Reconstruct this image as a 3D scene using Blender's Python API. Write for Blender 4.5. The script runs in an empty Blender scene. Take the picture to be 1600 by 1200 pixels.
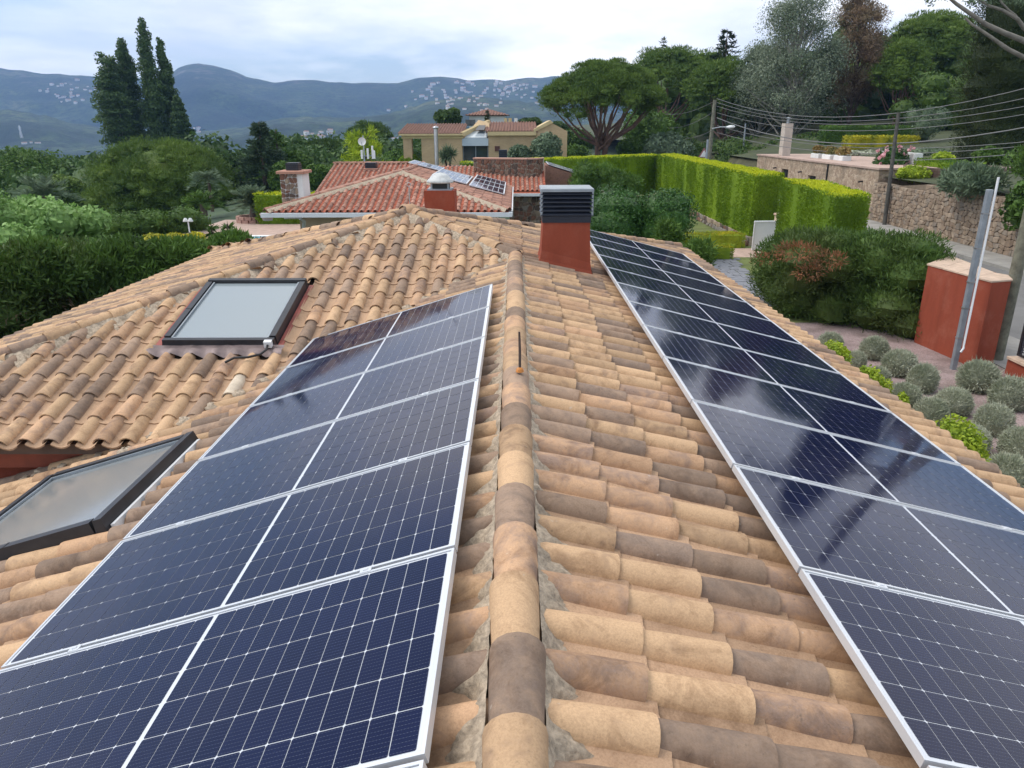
import bpy, math, random
import numpy as np
from mathutils import Matrix, Vector

random.seed(7)
rng = np.random.default_rng(7)
sc = bpy.context.scene
C = sc.collection

# ------------------------------------------------------------------ camera
CZ = 5.0                                     # eye height above the garden on the right
FPX, PITCH, YAW, ROLL = 1148.84, 0.337074, -0.00496, -0.003138
_c, _s = math.cos(YAW), math.sin(YAW)
_r0 = Vector((_c, -_s, 0))
_F = Vector((_s*math.cos(PITCH), _c*math.cos(PITCH), -math.sin(PITCH)))
_V = Vector((-_s*math.sin(PITCH), -_c*math.sin(PITCH), -math.cos(PITCH)))
_R = math.cos(ROLL)*_r0 - math.sin(ROLL)*_V
_D = math.sin(ROLL)*_r0 + math.cos(ROLL)*_V
cam = bpy.data.cameras.new('camera')
co = bpy.data.objects.new('camera', cam)
C.objects.link(co)
cam.sensor_width = 36
cam.lens = 36*FPX/1600
cam.clip_start = 0.05
cam.clip_end = 20000
M = Matrix((( _R.x, -_D.x, -_F.x, 0), (_R.y, -_D.y, -_F.y, 0), (_R.z, -_D.z, -_F.z, CZ), (0, 0, 0, 1)))
co.matrix_world = M
sc.camera = co

# ------------------------------------------------------------------ light and exposure
SUN_EL, SUN_AZ = math.radians(52), math.radians(-90)      # azimuth from +Y, to the left of the view
w = bpy.data.worlds.new('World')
sc.world = w
w.use_nodes = True
nt = w.node_tree
for n in list(nt.nodes): nt.nodes.remove(n)
N = nt.nodes.new
out = N('ShaderNodeOutputWorld'); bg = N('ShaderNodeBackground')
sky = N('ShaderNodeTexSky'); sky.sky_type = 'NISHITA'; sky.sun_disc = False
sky.sun_elevation = SUN_EL; sky.sun_rotation = SUN_AZ
sky.air_density = 1.0; sky.dust_density = 1.5; sky.ozone_density = 1.5
bg.inputs['Strength'].default_value = 0.1
tc = N('ShaderNodeTexCoord')
sep = N('ShaderNodeSeparateXYZ'); nt.links.new(tc.outputs['Generated'], sep.inputs[0])
def wmath(op, a, b=None, clamp=False):
    m = N('ShaderNodeMath'); m.operation = op; m.use_clamp = clamp
    for i, v in enumerate((a, b)):
        if v is None: continue
        if isinstance(v, (int, float)): m.inputs[i].default_value = v
        else: nt.links.new(v, m.inputs[i])
    return m.outputs[0]
zz = wmath('ADD', wmath('ABSOLUTE', sep.outputs['Z']), 0.20)
cmb = N('ShaderNodeCombineXYZ')
nt.links.new(wmath('DIVIDE', sep.outputs['X'], zz), cmb.inputs[0])
nt.links.new(wmath('DIVIDE', sep.outputs['Y'], zz), cmb.inputs[1])
n1 = N('ShaderNodeTexNoise'); n1.inputs['Scale'].default_value = 0.42; n1.inputs['Detail'].default_value = 8
n1.inputs['Roughness'].default_value = 0.55; n1.inputs['Distortion'].default_value = 0.3
mp = N('ShaderNodeMapping'); mp.inputs['Location'].default_value = (3.1, 5.3, 0.4)
nt.links.new(cmb.outputs[0], mp.inputs[0]); nt.links.new(mp.outputs[0], n1.inputs['Vector'])
n2 = N('ShaderNodeTexNoise'); n2.inputs['Scale'].default_value = 0.75; n2.inputs['Detail'].default_value = 9
n2.inputs['Roughness'].default_value = 0.6
nt.links.new(mp.outputs[0], n2.inputs['Vector'])
cr = N('ShaderNodeValToRGB')                              # cloud cover
cr.color_ramp.elements[0].position = 0.44; cr.color_ramp.elements[0].color = (0, 0, 0, 1)
cr.color_ramp.elements[1].position = 0.58; cr.color_ramp.elements[1].color = (1, 1, 1, 1)
nt.links.new(n1.outputs['Fac'], cr.inputs['Fac'])
cc = N('ShaderNodeValToRGB')                              # cloud brightness
cc.color_ramp.elements[0].position = 0.36; cc.color_ramp.elements[0].color = (0.60, 0.63, 0.68, 1)
cc.color_ramp.elements[1].position = 0.62; cc.color_ramp.elements[1].color = (1.0, 0.985, 0.95, 1)
nt.links.new(n2.outputs['Fac'], cc.inputs['Fac'])
csc = N('ShaderNodeVectorMath'); csc.operation = 'SCALE'; csc.inputs['Scale'].default_value = 10.2
nt.links.new(cc.outputs['Color'], csc.inputs[0])
gap = N('ShaderNodeMix'); gap.data_type = 'RGBA'; gap.inputs['Factor'].default_value = 0.45   # thin veil over the gaps
nt.links.new(sky.outputs[0], gap.inputs['A']); gap.inputs['B'].default_value = (4.4, 5.5, 6.6, 1)
mx = N('ShaderNodeMix'); mx.data_type = 'RGBA'
nt.links.new(cr.outputs['Color'], mx.inputs['Factor'])
nt.links.new(gap.outputs['Result'], mx.inputs['A']); nt.links.new(csc.outputs[0], mx.inputs['B'])
nt.links.new(mx.outputs['Result'], bg.inputs['Color'])
nt.links.new(bg.outputs[0], out.inputs['Surface'])

sl = bpy.data.lights.new('sun', 'SUN')
sl.energy = 1.25; sl.angle = math.radians(30); sl.color = (1.0, 0.95, 0.88)
so = bpy.data.objects.new('sun', sl); C.objects.link(so)
sd = Vector((math.sin(SUN_AZ)*math.cos(SUN_EL), math.cos(SUN_AZ)*math.cos(SUN_EL), math.sin(SUN_EL)))
so.rotation_euler = sd.to_track_quat('Z', 'Y').to_euler()
so.location = (0, 0, 30)

sc.view_settings.view_transform = 'Standard'
sc.view_settings.look = 'None'
sc.view_settings.exposure = 0.92
sc.view_settings.gamma = 1
sc.view_settings.use_curve_mapping = False
sc.cycles.max_bounces = 8
sc.cycles.transparent_max_bounces = 8
sc.cycles.volume_bounces = 0

# ------------------------------------------------------------------ helpers
def ray(px, py): return _F + _R*((px-800)/FPX) + _D*((py-600)/FPX)
def atd(px, py, d):
    p = ray(px, py)*d; return Vector((p.x, p.y, p.z+CZ))
def atz(px, py, z):
    r = ray(px, py); return r*((z-CZ)/r.z)+Vector((0, 0, CZ))
def aty(px, py, y):
    r = ray(px, py); return r*(y/r.y)+Vector((0, 0, CZ))
def proj(p):
    q = Vector(p)-Vector((0, 0, CZ)); d = q.dot(_F); return 800+FPX*q.dot(_R)/d, 600+FPX*q.dot(_D)/d, d

def mesh_np(name, V, Q=None, T=None, mats=(), smooth=False, mi=None):
    """numpy arrays to a mesh: V nx3, Q quads, T triangles"""
    me = bpy.data.meshes.new(name)
    V = np.asarray(V, np.float32)
    Q = np.zeros((0, 4), np.int32) if Q is None else np.asarray(Q, np.int32).reshape(-1, 4)
    T = np.zeros((0, 3), np.int32) if T is None else np.asarray(T, np.int32).reshape(-1, 3)
    me.vertices.add(len(V)); me.vertices.foreach_set('co', V.ravel())
    loops = np.concatenate([Q.ravel(), T.ravel()])
    me.loops.add(len(loops)); me.loops.foreach_set('vertex_index', loops)
    nf = len(Q)+len(T)
    tot = np.concatenate([np.full(len(Q), 4), np.full(len(T), 3)]).astype(np.int32)
    st = np.concatenate([[0], np.cumsum(tot)[:-1]]).astype(np.int32) if nf else np.zeros(0, np.int32)
    me.polygons.add(nf); me.polygons.foreach_set('loop_start', st)
    me.polygons.foreach_set('use_smooth', np.full(nf, bool(smooth)))
    if mi is not None: me.polygons.foreach_set('material_index', np.asarray(mi, np.int32))
    for m in mats: me.materials.append(m)
    me.update(calc_edges=True); me.validate()
    return me

def link(name, me, parent=None, mw=None, label=None, kind=None):
    o = bpy.data.objects.new(name, me); C.objects.link(o)
    if mw is not None: o.matrix_world = mw
    if parent is not None:
        o.parent = parent
        L = world_loc(parent)
        o.matrix_parent_inverse = Matrix.Translation(-L)
        if mw is None: o.matrix_basis = Matrix.Identity(4)
    if label: o['label'] = label
    if kind: o['kind'] = kind
    return o
_loc = {}
def world_loc(o):
    return _loc.get(o.name, Vector((0, 0, 0)))
def thing(name, label, cat, loc=(0, 0, 0), group=None):
    o = bpy.data.objects.new(name, None); C.objects.link(o)
    o.location = loc; o.empty_display_size = 0.3
    _loc[o.name] = Vector(loc)
    o['label'] = label; o['category'] = cat
    if group: o['group'] = group
    return o
def tag(o, label, cat, group=None):
    o['label'] = label; o['category'] = cat
    if group: o['group'] = group
    return o
def child(name, me, parent, mw=None, label=None, kind=None):
    """a part of a thing or, below a part, a sub-part (the parts themselves carry no offset of their own)"""
    o = bpy.data.objects.new(name, me); C.objects.link(o)
    o.parent = parent
    if parent.parent is None:
        o.matrix_parent_inverse = Matrix.Translation(-world_loc(parent))
    else:
        o.matrix_parent_inverse = parent.matrix_basis.inverted()
    if mw is not None: o.matrix_basis = mw
    if label: o['label'] = label
    if kind: o['kind'] = kind
    return o

class MB:
    """collects simple solids, builds one mesh"""
    def __init__(s): s.v = []; s.f = []; s.m = []; s.sm = []
    def add(s, vs, fs, m=0, sm=False):
        b = len(s.v); s.v += [tuple(v) for v in vs]
        for f in fs: s.f.append([i+b for i in f]); s.m.append(m); s.sm.append(sm)
        return s
    def box(s, lo, hi, m=0, mat=None):
        x0, y0, z0 = lo; x1, y1, z1 = hi
        vs = [Vector(p) for p in ((x0,y0,z0),(x1,y0,z0),(x1,y1,z0),(x0,y1,z0),(x0,y0,z1),(x1,y0,z1),(x1,y1,z1),(x0,y1,z1))]
        if mat is not None: vs = [mat @ v for v in vs]
        return s.add(vs, [(3,2,1,0),(4,5,6,7),(0,1,5,4),(1,2,6,5),(2,3,7,6),(3,0,4,7)], m)
    def hexa(s, vs, m=0):
        return s.add(vs, [(3,2,1,0),(4,5,6,7),(0,1,5,4),(1,2,6,5),(2,3,7,6),(3,0,4,7)], m)
    def bevbox(s, lo, hi, b=0.01, m=0, mat=None):
        """box with chamfered upright and top edges"""
        x0, y0, z0 = lo; x1, y1, z1 = hi
        def ring(e, z): return [(x0+e+b,y0+e,z),(x1-e-b,y0+e,z),(x1-e,y0+e+b,z),(x1-e,y1-e-b,z),(x1-e-b,y1-e,z),(x0+e+b,y1-e,z),(x0+e,y1-e-b,z),(x0+e,y0+e+b,z)]
        vs = ring(0, z0)+ring(0, z1-b)+ring(b, z1)
        fs = [tuple(range(7, -1, -1)), tuple(range(16, 24))]
        for k in (0, 8):
            for i in range(8): fs.append((k+i, k+(i+1) % 8, k+8+(i+1) % 8, k+8+i))
        vs = [Vector(p) for p in vs]
        if mat is not None: vs = [mat @ v for v in vs]
        return s.add(vs, fs, m)
    def tube(s, pts, r, n=8, m=0, cap=True, sm=True):
        pts = [Vector(p) for p in pts]
        rs = r if isinstance(r, (list, tuple)) else [r]*len(pts)
        vs = []; fs = []
        for i, p in enumerate(pts):
            t = (pts[min(i+1, len(pts)-1)]-pts[max(i-1, 0)]).normalized()
            a = t.orthogonal().normalized() if abs(t.z) > .9 else t.cross(Vector((0, 0, 1))).normalized()
            if abs(t.z) > .9: a = (Vector((1, 0, 0))-t*t.x).normalized()
            b = t.cross(a)
            for k in range(n):
                q = 2*math.pi*k/n
                vs.append(p+(a*math.cos(q)+b*math.sin(q))*rs[i])
        for i in range(len(pts)-1):
            for k in range(n): fs.append((i*n+k, i*n+(k+1) % n, (i+1)*n+(k+1) % n, (i+1)*n+k))
        s.add(vs, fs, m, sm)
        if cap:
            s.add(vs[:n], [tuple(range(n-1, -1, -1))], m)
            s.add(vs[-n:], [tuple(range(n))], m)
        return s
    def lathe(s, prof, o=(0, 0, 0), n=16, m=0, sm=True):
        o = Vector(o); vs = []; fs = []
        for r, z in prof:
            for k in range(n):
                q = 2*math.pi*k/n; vs.append(o+Vector((r*math.cos(q), r*math.sin(q), z)))
        for i in range(len(prof)-1):
            for k in range(n): fs.append((i*n+k, i*n+(k+1) % n, (i+1)*n+(k+1) % n, (i+1)*n+k))
        return s.add(vs, fs, m, sm)
    def prism(s, poly, vec, m=0):
        n = len(poly); vec = Vector(vec)
        vs = [Vector(p) for p in poly]+[Vector(p)+vec for p in poly]
        fs = [tuple(range(n-1, -1, -1)), tuple(range(n, 2*n))]+[(i, (i+1) % n, n+(i+1) % n, n+i) for i in range(n)]
        return s.add(vs, fs, m)
    def mesh(s, name, *mats):
        me = bpy.data.meshes.new(name); me.from_pydata(s.v, [], s.f)
        me.polygons.foreach_set('material_index', s.m); me.polygons.foreach_set('use_smooth', s.sm)
        for m in mats: me.materials.append(m)
        me.update(); return me
    def part(s, name, parent, *mats, **k): return child(name, s.mesh(name, *mats), parent, **k)
    def obj(s, name, *mats, kind=None):
        o = bpy.data.objects.new(name, s.mesh(name, *mats)); C.objects.link(o)
        if kind: o['kind'] = kind
        return o

# ------------------------------------------------------------------ materials
def newmat(name):
    m = bpy.data.materials.new(name); m.use_nodes = True
    t = m.node_tree
    for n in list(t.nodes): t.nodes.remove(n)
    o = t.nodes.new('ShaderNodeOutputMaterial'); b = t.nodes.new('ShaderNodeBsdfPrincipled')
    t.links.new(b.outputs[0], o.inputs['Surface'])
    return m, t, b, o
def noise(t, scale, detail=4, rough=0.6, vec=None, dist=0.0):
    n = t.nodes.new('ShaderNodeTexNoise'); n.inputs['Scale'].default_value = scale
    n.inputs['Detail'].default_value = detail; n.inputs['Roughness'].default_value = rough
    n.inputs['Distortion'].default_value = dist
    if vec is not None: t.links.new(vec, n.inputs['Vector'])
    return n.outputs['Fac']
def ramp(t, fac, stops):
    r = t.nodes.new('ShaderNodeValToRGB'); e = r.color_ramp.elements
    while len(e) < len(stops): e.new(0.5)
    for i, (p, c) in enumerate(stops): e[i].position = p; e[i].color = (*c, 1) if len(c) == 3 else c
    t.links.new(fac, r.inputs['Fac']); return r.outputs['Color']
def mixc(t, fac, a, b, mode='MIX'):
    n = t.nodes.new('ShaderNodeMix'); n.data_type = 'RGBA'; n.blend_type = mode
    for k, v in (('Factor', fac), ('A', a), ('B', b)):
        if isinstance(v, (int, float)): n.inputs[k].default_value = v
        elif isinstance(v, tuple): n.inputs[k].default_value = (*v, 1)
        else: t.links.new(v, n.inputs[k])
    return n.outputs['Result']
def mth(t, op, a, b=None):
    m = t.nodes.new('ShaderNodeMath'); m.operation = op
    for i, v in enumerate((a, b)):
        if v is None: continue
        if isinstance(v, (int, float)): m.inputs[i].default_value = v
        else: t.links.new(v, m.inputs[i])
    return m.outputs[0]
def bump(t, b, h, strength=0.3, dist=0.01):
    n = t.nodes.new('ShaderNodeBump'); n.inputs['Strength'].default_value = strength; n.inputs['Distance'].default_value = dist
    t.links.new(h, n.inputs['Height']); t.links.new(n.outputs[0], b.inputs['Normal'])
def gpos(t): return t.nodes.new('ShaderNodeNewGeometry').outputs['Position']
def island(t): return t.nodes.new('ShaderNodeNewGeometry').outputs['Random Per Island']
def orand(t): return t.nodes.new('ShaderNodeObjectInfo').outputs['Random']

def plain(name, col, rough=0.7, var=0.12, scale=4.0, metal=0.0, bmp=0.0, bscale=60.0, spec=0.5):
    m, t, b, o = newmat(name)
    v = noise(t, scale, 6, 0.65, gpos(t))
    lo = tuple(c*(1-var*1.6) for c in col); hi = tuple(min(1, c*(1+var)) for c in col)
    t.links.new(ramp(t, v, [(0.3, lo), (0.7, hi)]), b.inputs['Base Color'])
    b.inputs['Roughness'].default_value = rough; b.inputs['Metallic'].default_value = metal
    b.inputs['Specular IOR Level'].default_value = spec
    if bmp: bump(t, b, noise(t, bscale, 6, 0.7, gpos(t)), bmp, 0.01)
    return m

def tile_mat(name, base, dark, amount, spread=0.18):
    """fired clay: tone differs tile by tile, blotched and flecked with lichen"""
    m, t, b, o = newmat(name)
    p = gpos(t)
    r = mth(t, 'FRACT', mth(t, 'ADD', island(t), orand(t)))
    r2 = mth(t, 'FRACT', mth(t, 'MULTIPLY', r, 7.31))
    tone = mth(t, 'ADD', mth(t, 'MULTIPLY', r, 2*spread), 1-spread)
    blot = noise(t, 9.0, 5, 0.65, p, 0.4)
    fleck = noise(t, 120.0, 6, 0.75, p)
    speck = noise(t, 38.0, 8, 0.8, p)
    lim = mth(t, 'ADD', mth(t, 'MULTIPLY', blot, 0.9), mth(t, 'MULTIPLY', fleck, 0.35))
    lim = mth(t, 'ADD', lim, mth(t, 'MULTIPLY', r2, 0.22))
    k = t.nodes.new('ShaderNodeMapRange'); k.inputs['From Min'].default_value = 0.86-amount; k.inputs['From Max'].default_value = 1.06-amount*0.7
    t.links.new(lim, k.inputs['Value'])
    c = mixc(t, k.outputs[0], base, dark)
    grain = ramp(t, fleck, [(0.34, (0.80, 0.78, 0.76)), (0.60, (1.06, 1.06, 1.06))])
    c = mixc(t, 1.0, c, grain, 'MULTIPLY')
    sp = ramp(t, speck, [(0.58, (0, 0, 0)), (0.68, (1, 1, 1))])
    c = mixc(t, mth(t, 'MULTIPLY', sp, mth(t, 'ADD', mth(t, 'MULTIPLY', r2, 0.55), 0.12)), c, (0.085, 0.07, 0.055))
    sp2 = ramp(t, noise(t, 21.0, 3, 0.5, p), [(0.72, (0, 0, 0)), (0.76, (1, 1, 1))])
    c = mixc(t, mth(t, 'MULTIPLY', sp2, 0.3), c, (0.52, 0.48, 0.42))
    soot = ramp(t, noise(t, 5.5, 7, 0.72, p, 0.8), [(0.50, (1, 1, 1)), (0.66, (0.70, 0.67, 0.65))])
    c = mixc(t, 1.0, c, soot, 'MULTIPLY')
    cb = t.nodes.new('ShaderNodeCombineXYZ')
    for i in range(3): t.links.new(tone, cb.inputs[i])
    c = mixc(t, 1.0, c, cb.outputs[0], 'MULTIPLY')
    t.links.new(c, b.inputs['Base Color'])
    b.inputs['Roughness'].default_value = 0.85; b.inputs['Specular IOR Level'].default_value = 0.25
    bump(t, b, fleck, 0.25, 0.004)
    return m

OCHRE = (0.50, 0.33, 0.195); BROWN = (0.205, 0.125, 0.088); SAND = (0.56, 0.36, 0.20); PINK = (0.46, 0.22, 0.125)
T_OCHRE = tile_mat('ochre_clay', OCHRE, (0.29, 0.19, 0.125), 0.10)
T_BROWN = tile_mat('brown_clay', (0.325, 0.225, 0.158), (0.215, 0.155, 0.118), 0.25, 0.2)
T_MIX = tile_mat('mottled_clay', (0.48, 0.30, 0.18), (0.27,0.185,0.14), 0.20)
T_CHAN = tile_mat('pink_clay', (0.42, 0.275, 0.175), (0.26, 0.175, 0.125), -0.02)
T_RED = tile_mat('red_clay', (0.375, 0.20, 0.145), (0.22, 0.125, 0.098), 0.14, 0.24)
T_RCHAN = tile_mat('red_channel_clay', (0.36, 0.105, 0.06), (0.18, 0.07, 0.05), 0.02)
T_FAR = tile_mat('dull_red_clay', (0.25, 0.135, 0.10), (0.14, 0.08, 0.065), 0.05)
MORTAR = plain('cement_mortar', (0.42, 0.335, 0.245), 0.95, 0.32, 34, bmp=0.9, bscale=55)
def stucco(name, col):
    m, t, b, o = newmat(name); p = gpos(t)
    mp_ = t.nodes.new('ShaderNodeMapping'); mp_.inputs['Scale'].default_value = (3.0, 3.0, 0.6); t.links.new(p, mp_.inputs[0])
    c = mixc(t, ramp(t, noise(t, 1.3, 6, .65, mp_.outputs[0]), [(.42, (0, 0, 0)), (.72, (1, 1, 1))]), col, tuple(x*.80 for x in col))
    c = mixc(t, ramp(t, noise(t, 1.6, 6, .7, p), [(.50, (0, 0, 0)), (.70, (.7, .7, .7))]), c, (col[0]*1.18, col[1]*1.7, col[2]*2.0))
    c = mixc(t, ramp(t, noise(t, 60, 4, .7, p), [(.3, (.5, .5, .5)), (.5, (0, 0, 0))]), c, tuple(x*.7 for x in col))
    t.links.new(c, b.inputs['Base Color']); b.inputs['Roughness'].default_value = .9; b.inputs['Specular IOR Level'].default_value = .2
    bump(t, b, noise(t, 110, 5, .7, p), .35, .006); return m
RUST = stucco('rust_stucco', (0.285, 0.066, 0.036))
RUSTWOOD = plain('rust_painted_wood', (0.30, 0.065, 0.030), 0.6, 0.18, 7)
DECK = plain('roof_deck', (0.12, 0.08, 0.06), 0.95, 0.2, 5)
ALU = plain('anodised_aluminium', (0.66, 0.67, 0.69), 0.42, 0.04, 3, metal=0.45)
BACK = plain('white_backsheet', (0.58, 0.60, 0.64), 0.25, 0.02, 3)
DARKMETAL = plain('anthracite_metal', (0.035, 0.035, 0.040), 0.38, 0.2, 5, metal=0.3)
LOUVRE = plain('dark_blue_louvre', (0.018, 0.022, 0.036), 0.45, 0.15, 4, metal=0.2)
GREYMETAL = plain('grey_galvanised_metal', (0.30, 0.33, 0.36), 0.5, 0.12, 6, metal=0.5)
WHITEMETAL = plain('white_painted_metal', (0.74, 0.75, 0.76), 0.5, 0.05, 2)
STEEL = plain('stainless_steel', (0.45, 0.45, 0.46), 0.3, 0.1, 5, metal=0.9)
WHITE = plain('white_plaster', (0.72, 0.72, 0.70), 0.85, 0.06, 1.2)
CREAM = plain('cream_plaster', (0.62, 0.50, 0.34), 0.85, 0.08, 2)
WOOD = plain('weathered_pole_wood', (0.17, 0.165, 0.12), 0.9, 0.3, 6, bmp=0.4, bscale=30)
BARK = plain('tree_bark', (0.12, 0.085, 0.065), 0.95, 0.35, 3, bmp=0.5, bscale=12)
PINEBARK = plain('reddish_pine_bark', (0.17, 0.10, 0.075), 0.95, 0.35, 2, bmp=0.5, bscale=9)
PALEBARK = plain('pale_bark', (0.32, 0.30, 0.26), 0.9, 0.25, 2)
BLACK = plain('black_rubber', (0.012, 0.012, 0.013), 0.5, 0.2, 5)
BEIGE = plain('beige_capstone', (0.52, 0.38, 0.28), 0.85, 0.15, 5)
CONCRETE = plain('grey_concrete', (0.30, 0.285, 0.26), 0.9, 0.18, 1.2, bmp=0.2)
ASPHALT = plain('pale_asphalt', (0.155, 0.15, 0.145), 0.9, 0.15, 0.8, bmp=0.2)
CABLE = plain('grey_cable', (0.16, 0.16, 0.16), 0.6, 0.1, 2)

def glass_mat(name, tint, rough=0.05):
    m, t, b, o = newmat(name)
    b.inputs['Base Color'].default_value = (*tint, 1); b.inputs['Roughness'].default_value = rough
    b.inputs['IOR'].default_value = 1.6; b.inputs['Specular IOR Level'].default_value = 0.6
    return m
def cell_mat():
    m, t, b, o = newmat('silicon_cell')
    x = t.nodes.new('ShaderNodeTexCoord').outputs['Object']
    s = t.nodes.new('ShaderNodeSeparateXYZ'); t.links.new(x, s.inputs[0])
    f = mth(t, 'ABSOLUTE', mth(t, 'SUBTRACT', mth(t, 'FRACT', mth(t, 'MULTIPLY', s.outputs['Y'], 1/0.0165)), 0.5))
    line = mth(t, 'LESS_THAN', f, 0.045)
    g = mth(t, 'ABSOLUTE', mth(t, 'SUBTRACT', mth(t, 'FRACT', mth(t, 'MULTIPLY', s.outputs['X'], 1/0.0105)), 0.5))
    dash = mth(t, 'MULTIPLY', line, mth(t, 'ADD', mth(t, 'LESS_THAN', g, 0.2), 0.35))
    r = orand(t)
    base = mixc(t, r, (0.0030, 0.0062, 0.034), (0.0052, 0.0090, 0.044))
    big = noise(t, 1.6, 3, 0.5, gpos(t))
    base = mixc(t, mth(t, 'MULTIPLY', big, 0.5), base, (0.010, 0.009, 0.022))
    c = mixc(t, mth(t, 'MULTIPLY', dash, 0.22), base, (0.22, 0.24, 0.30))
    t.links.new(c, b.inputs['Base Color'])
    b.inputs['Roughness'].default_value = 0.12; b.inputs['IOR'].default_value = 1.30
    dust = noise(t, 2.4, 5, 0.6, gpos(t))
    t.links.new(ramp(t, dust, [(0.3, (0.03,)*3), (0.75, (0.11,)*3)]), b.inputs['Roughness'])
    return m
CELL = cell_mat()

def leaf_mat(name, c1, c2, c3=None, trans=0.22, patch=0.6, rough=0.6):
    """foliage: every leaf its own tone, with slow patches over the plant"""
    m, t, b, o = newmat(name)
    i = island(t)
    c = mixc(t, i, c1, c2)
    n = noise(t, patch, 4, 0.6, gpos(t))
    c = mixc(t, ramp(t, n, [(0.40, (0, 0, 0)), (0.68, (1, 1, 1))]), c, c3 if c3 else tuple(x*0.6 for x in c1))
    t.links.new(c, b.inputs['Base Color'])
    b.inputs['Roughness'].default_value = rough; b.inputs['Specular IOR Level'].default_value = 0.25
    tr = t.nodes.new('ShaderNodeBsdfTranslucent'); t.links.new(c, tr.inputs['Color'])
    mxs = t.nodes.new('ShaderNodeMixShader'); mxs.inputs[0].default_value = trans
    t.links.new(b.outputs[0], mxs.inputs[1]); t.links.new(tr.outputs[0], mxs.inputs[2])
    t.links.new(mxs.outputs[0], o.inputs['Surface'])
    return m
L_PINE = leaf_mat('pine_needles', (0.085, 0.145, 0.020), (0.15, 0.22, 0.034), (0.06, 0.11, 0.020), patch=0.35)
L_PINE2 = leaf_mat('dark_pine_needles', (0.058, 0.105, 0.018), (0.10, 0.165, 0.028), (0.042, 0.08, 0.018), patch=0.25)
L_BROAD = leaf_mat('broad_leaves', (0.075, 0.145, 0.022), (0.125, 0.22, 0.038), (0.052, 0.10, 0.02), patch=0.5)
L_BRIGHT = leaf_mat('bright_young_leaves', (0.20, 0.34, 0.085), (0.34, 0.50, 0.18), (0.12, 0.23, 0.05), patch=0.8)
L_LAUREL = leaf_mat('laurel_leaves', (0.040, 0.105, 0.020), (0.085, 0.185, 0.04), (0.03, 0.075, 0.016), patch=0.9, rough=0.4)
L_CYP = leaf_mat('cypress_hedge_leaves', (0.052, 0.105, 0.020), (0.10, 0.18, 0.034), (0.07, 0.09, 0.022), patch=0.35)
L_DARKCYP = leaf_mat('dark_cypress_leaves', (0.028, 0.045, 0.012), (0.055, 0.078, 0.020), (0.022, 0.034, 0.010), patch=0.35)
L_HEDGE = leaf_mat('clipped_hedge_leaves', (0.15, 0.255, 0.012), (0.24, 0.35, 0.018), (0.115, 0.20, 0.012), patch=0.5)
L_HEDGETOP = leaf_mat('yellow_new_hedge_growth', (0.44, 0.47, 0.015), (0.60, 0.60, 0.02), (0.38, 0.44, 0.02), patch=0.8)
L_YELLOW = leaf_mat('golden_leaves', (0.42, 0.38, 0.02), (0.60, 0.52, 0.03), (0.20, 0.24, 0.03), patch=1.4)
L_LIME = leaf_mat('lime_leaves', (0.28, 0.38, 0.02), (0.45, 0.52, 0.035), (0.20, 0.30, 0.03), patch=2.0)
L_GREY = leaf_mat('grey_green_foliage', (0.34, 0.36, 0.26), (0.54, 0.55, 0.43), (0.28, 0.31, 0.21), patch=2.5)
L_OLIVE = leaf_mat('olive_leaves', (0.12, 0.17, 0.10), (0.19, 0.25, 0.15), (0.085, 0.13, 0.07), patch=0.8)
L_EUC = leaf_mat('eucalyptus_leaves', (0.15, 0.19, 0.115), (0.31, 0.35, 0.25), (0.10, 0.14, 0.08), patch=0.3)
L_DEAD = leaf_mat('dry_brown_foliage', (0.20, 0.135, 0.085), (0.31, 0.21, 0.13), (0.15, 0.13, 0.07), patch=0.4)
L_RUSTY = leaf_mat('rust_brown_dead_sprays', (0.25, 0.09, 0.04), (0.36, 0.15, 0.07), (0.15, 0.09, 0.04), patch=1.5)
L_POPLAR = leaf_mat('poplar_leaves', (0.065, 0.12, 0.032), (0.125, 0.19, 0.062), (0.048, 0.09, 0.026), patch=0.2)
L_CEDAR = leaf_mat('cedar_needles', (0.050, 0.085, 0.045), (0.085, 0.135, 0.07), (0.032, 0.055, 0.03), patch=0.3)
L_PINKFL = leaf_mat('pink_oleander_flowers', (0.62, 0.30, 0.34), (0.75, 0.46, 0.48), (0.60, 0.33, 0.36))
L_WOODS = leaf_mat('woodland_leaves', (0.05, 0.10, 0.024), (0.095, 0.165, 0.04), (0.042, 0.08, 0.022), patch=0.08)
GRASS = plain('lawn_grass', (0.135, 0.165, 0.045), 0.95, 0.25, 1.5, bmp=0.4, bscale=40)

# ================================================================== the tiled house
AX, AY, AZ = -1.63, 11.65, 3.797             # apex of the hipped part, at tile crest height
SR, SF, SL, SW = 0.2556, 0.2556, 0.2756, 0.3065   # slopes: right, front, left, wing left
CREST = 0.09
class Plane:
    """a roof plane: o a point at deck level, u along the eave, s down the slope, n its normal"""
    def __init__(p, o, u, s):
        p.o = Vector(o); p.u = Vector(u).normalized(); p.s = Vector(s).normalized(); p.n = p.s.cross(p.u).normalized()
        if p.n.z < 0: p.n = -p.n
    def at(p, a, b, h=0): return p.o+p.u*a+p.s*b+p.n*h
    def frame(p, a, b, h=0, twist=0.0, flip=False):
        q = p.at(a, b, h)
        x = p.s.cross(p.n) if True else p.u
        y = p.s; z = p.n
        m = Matrix(((x.x, y.x, z.x, q.x), (x.y, y.y, z.y, q.y), (x.z, y.z, z.z, q.z), (0, 0, 0, 1)))
        return m @ Matrix.Rotation(twist, 4, 'Z') if twist else m
Z0 = 3.38-CREST                               # deck height along the wing ridge
P_R = Plane((0, 0, Z0), (0, 1, 0), (1, 0, -SR))
P_W = Plane((0, 0, Z0), (0, 1, 0), (-1, 0, -SW))
P_F = Plane((0, AY, AZ-CREST), (1, 0, 0), (0, -1, -SF))
P_L = Plane((AX, AY, AZ-CREST), (0, 1, 0), (-1, 0, -SL))
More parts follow.
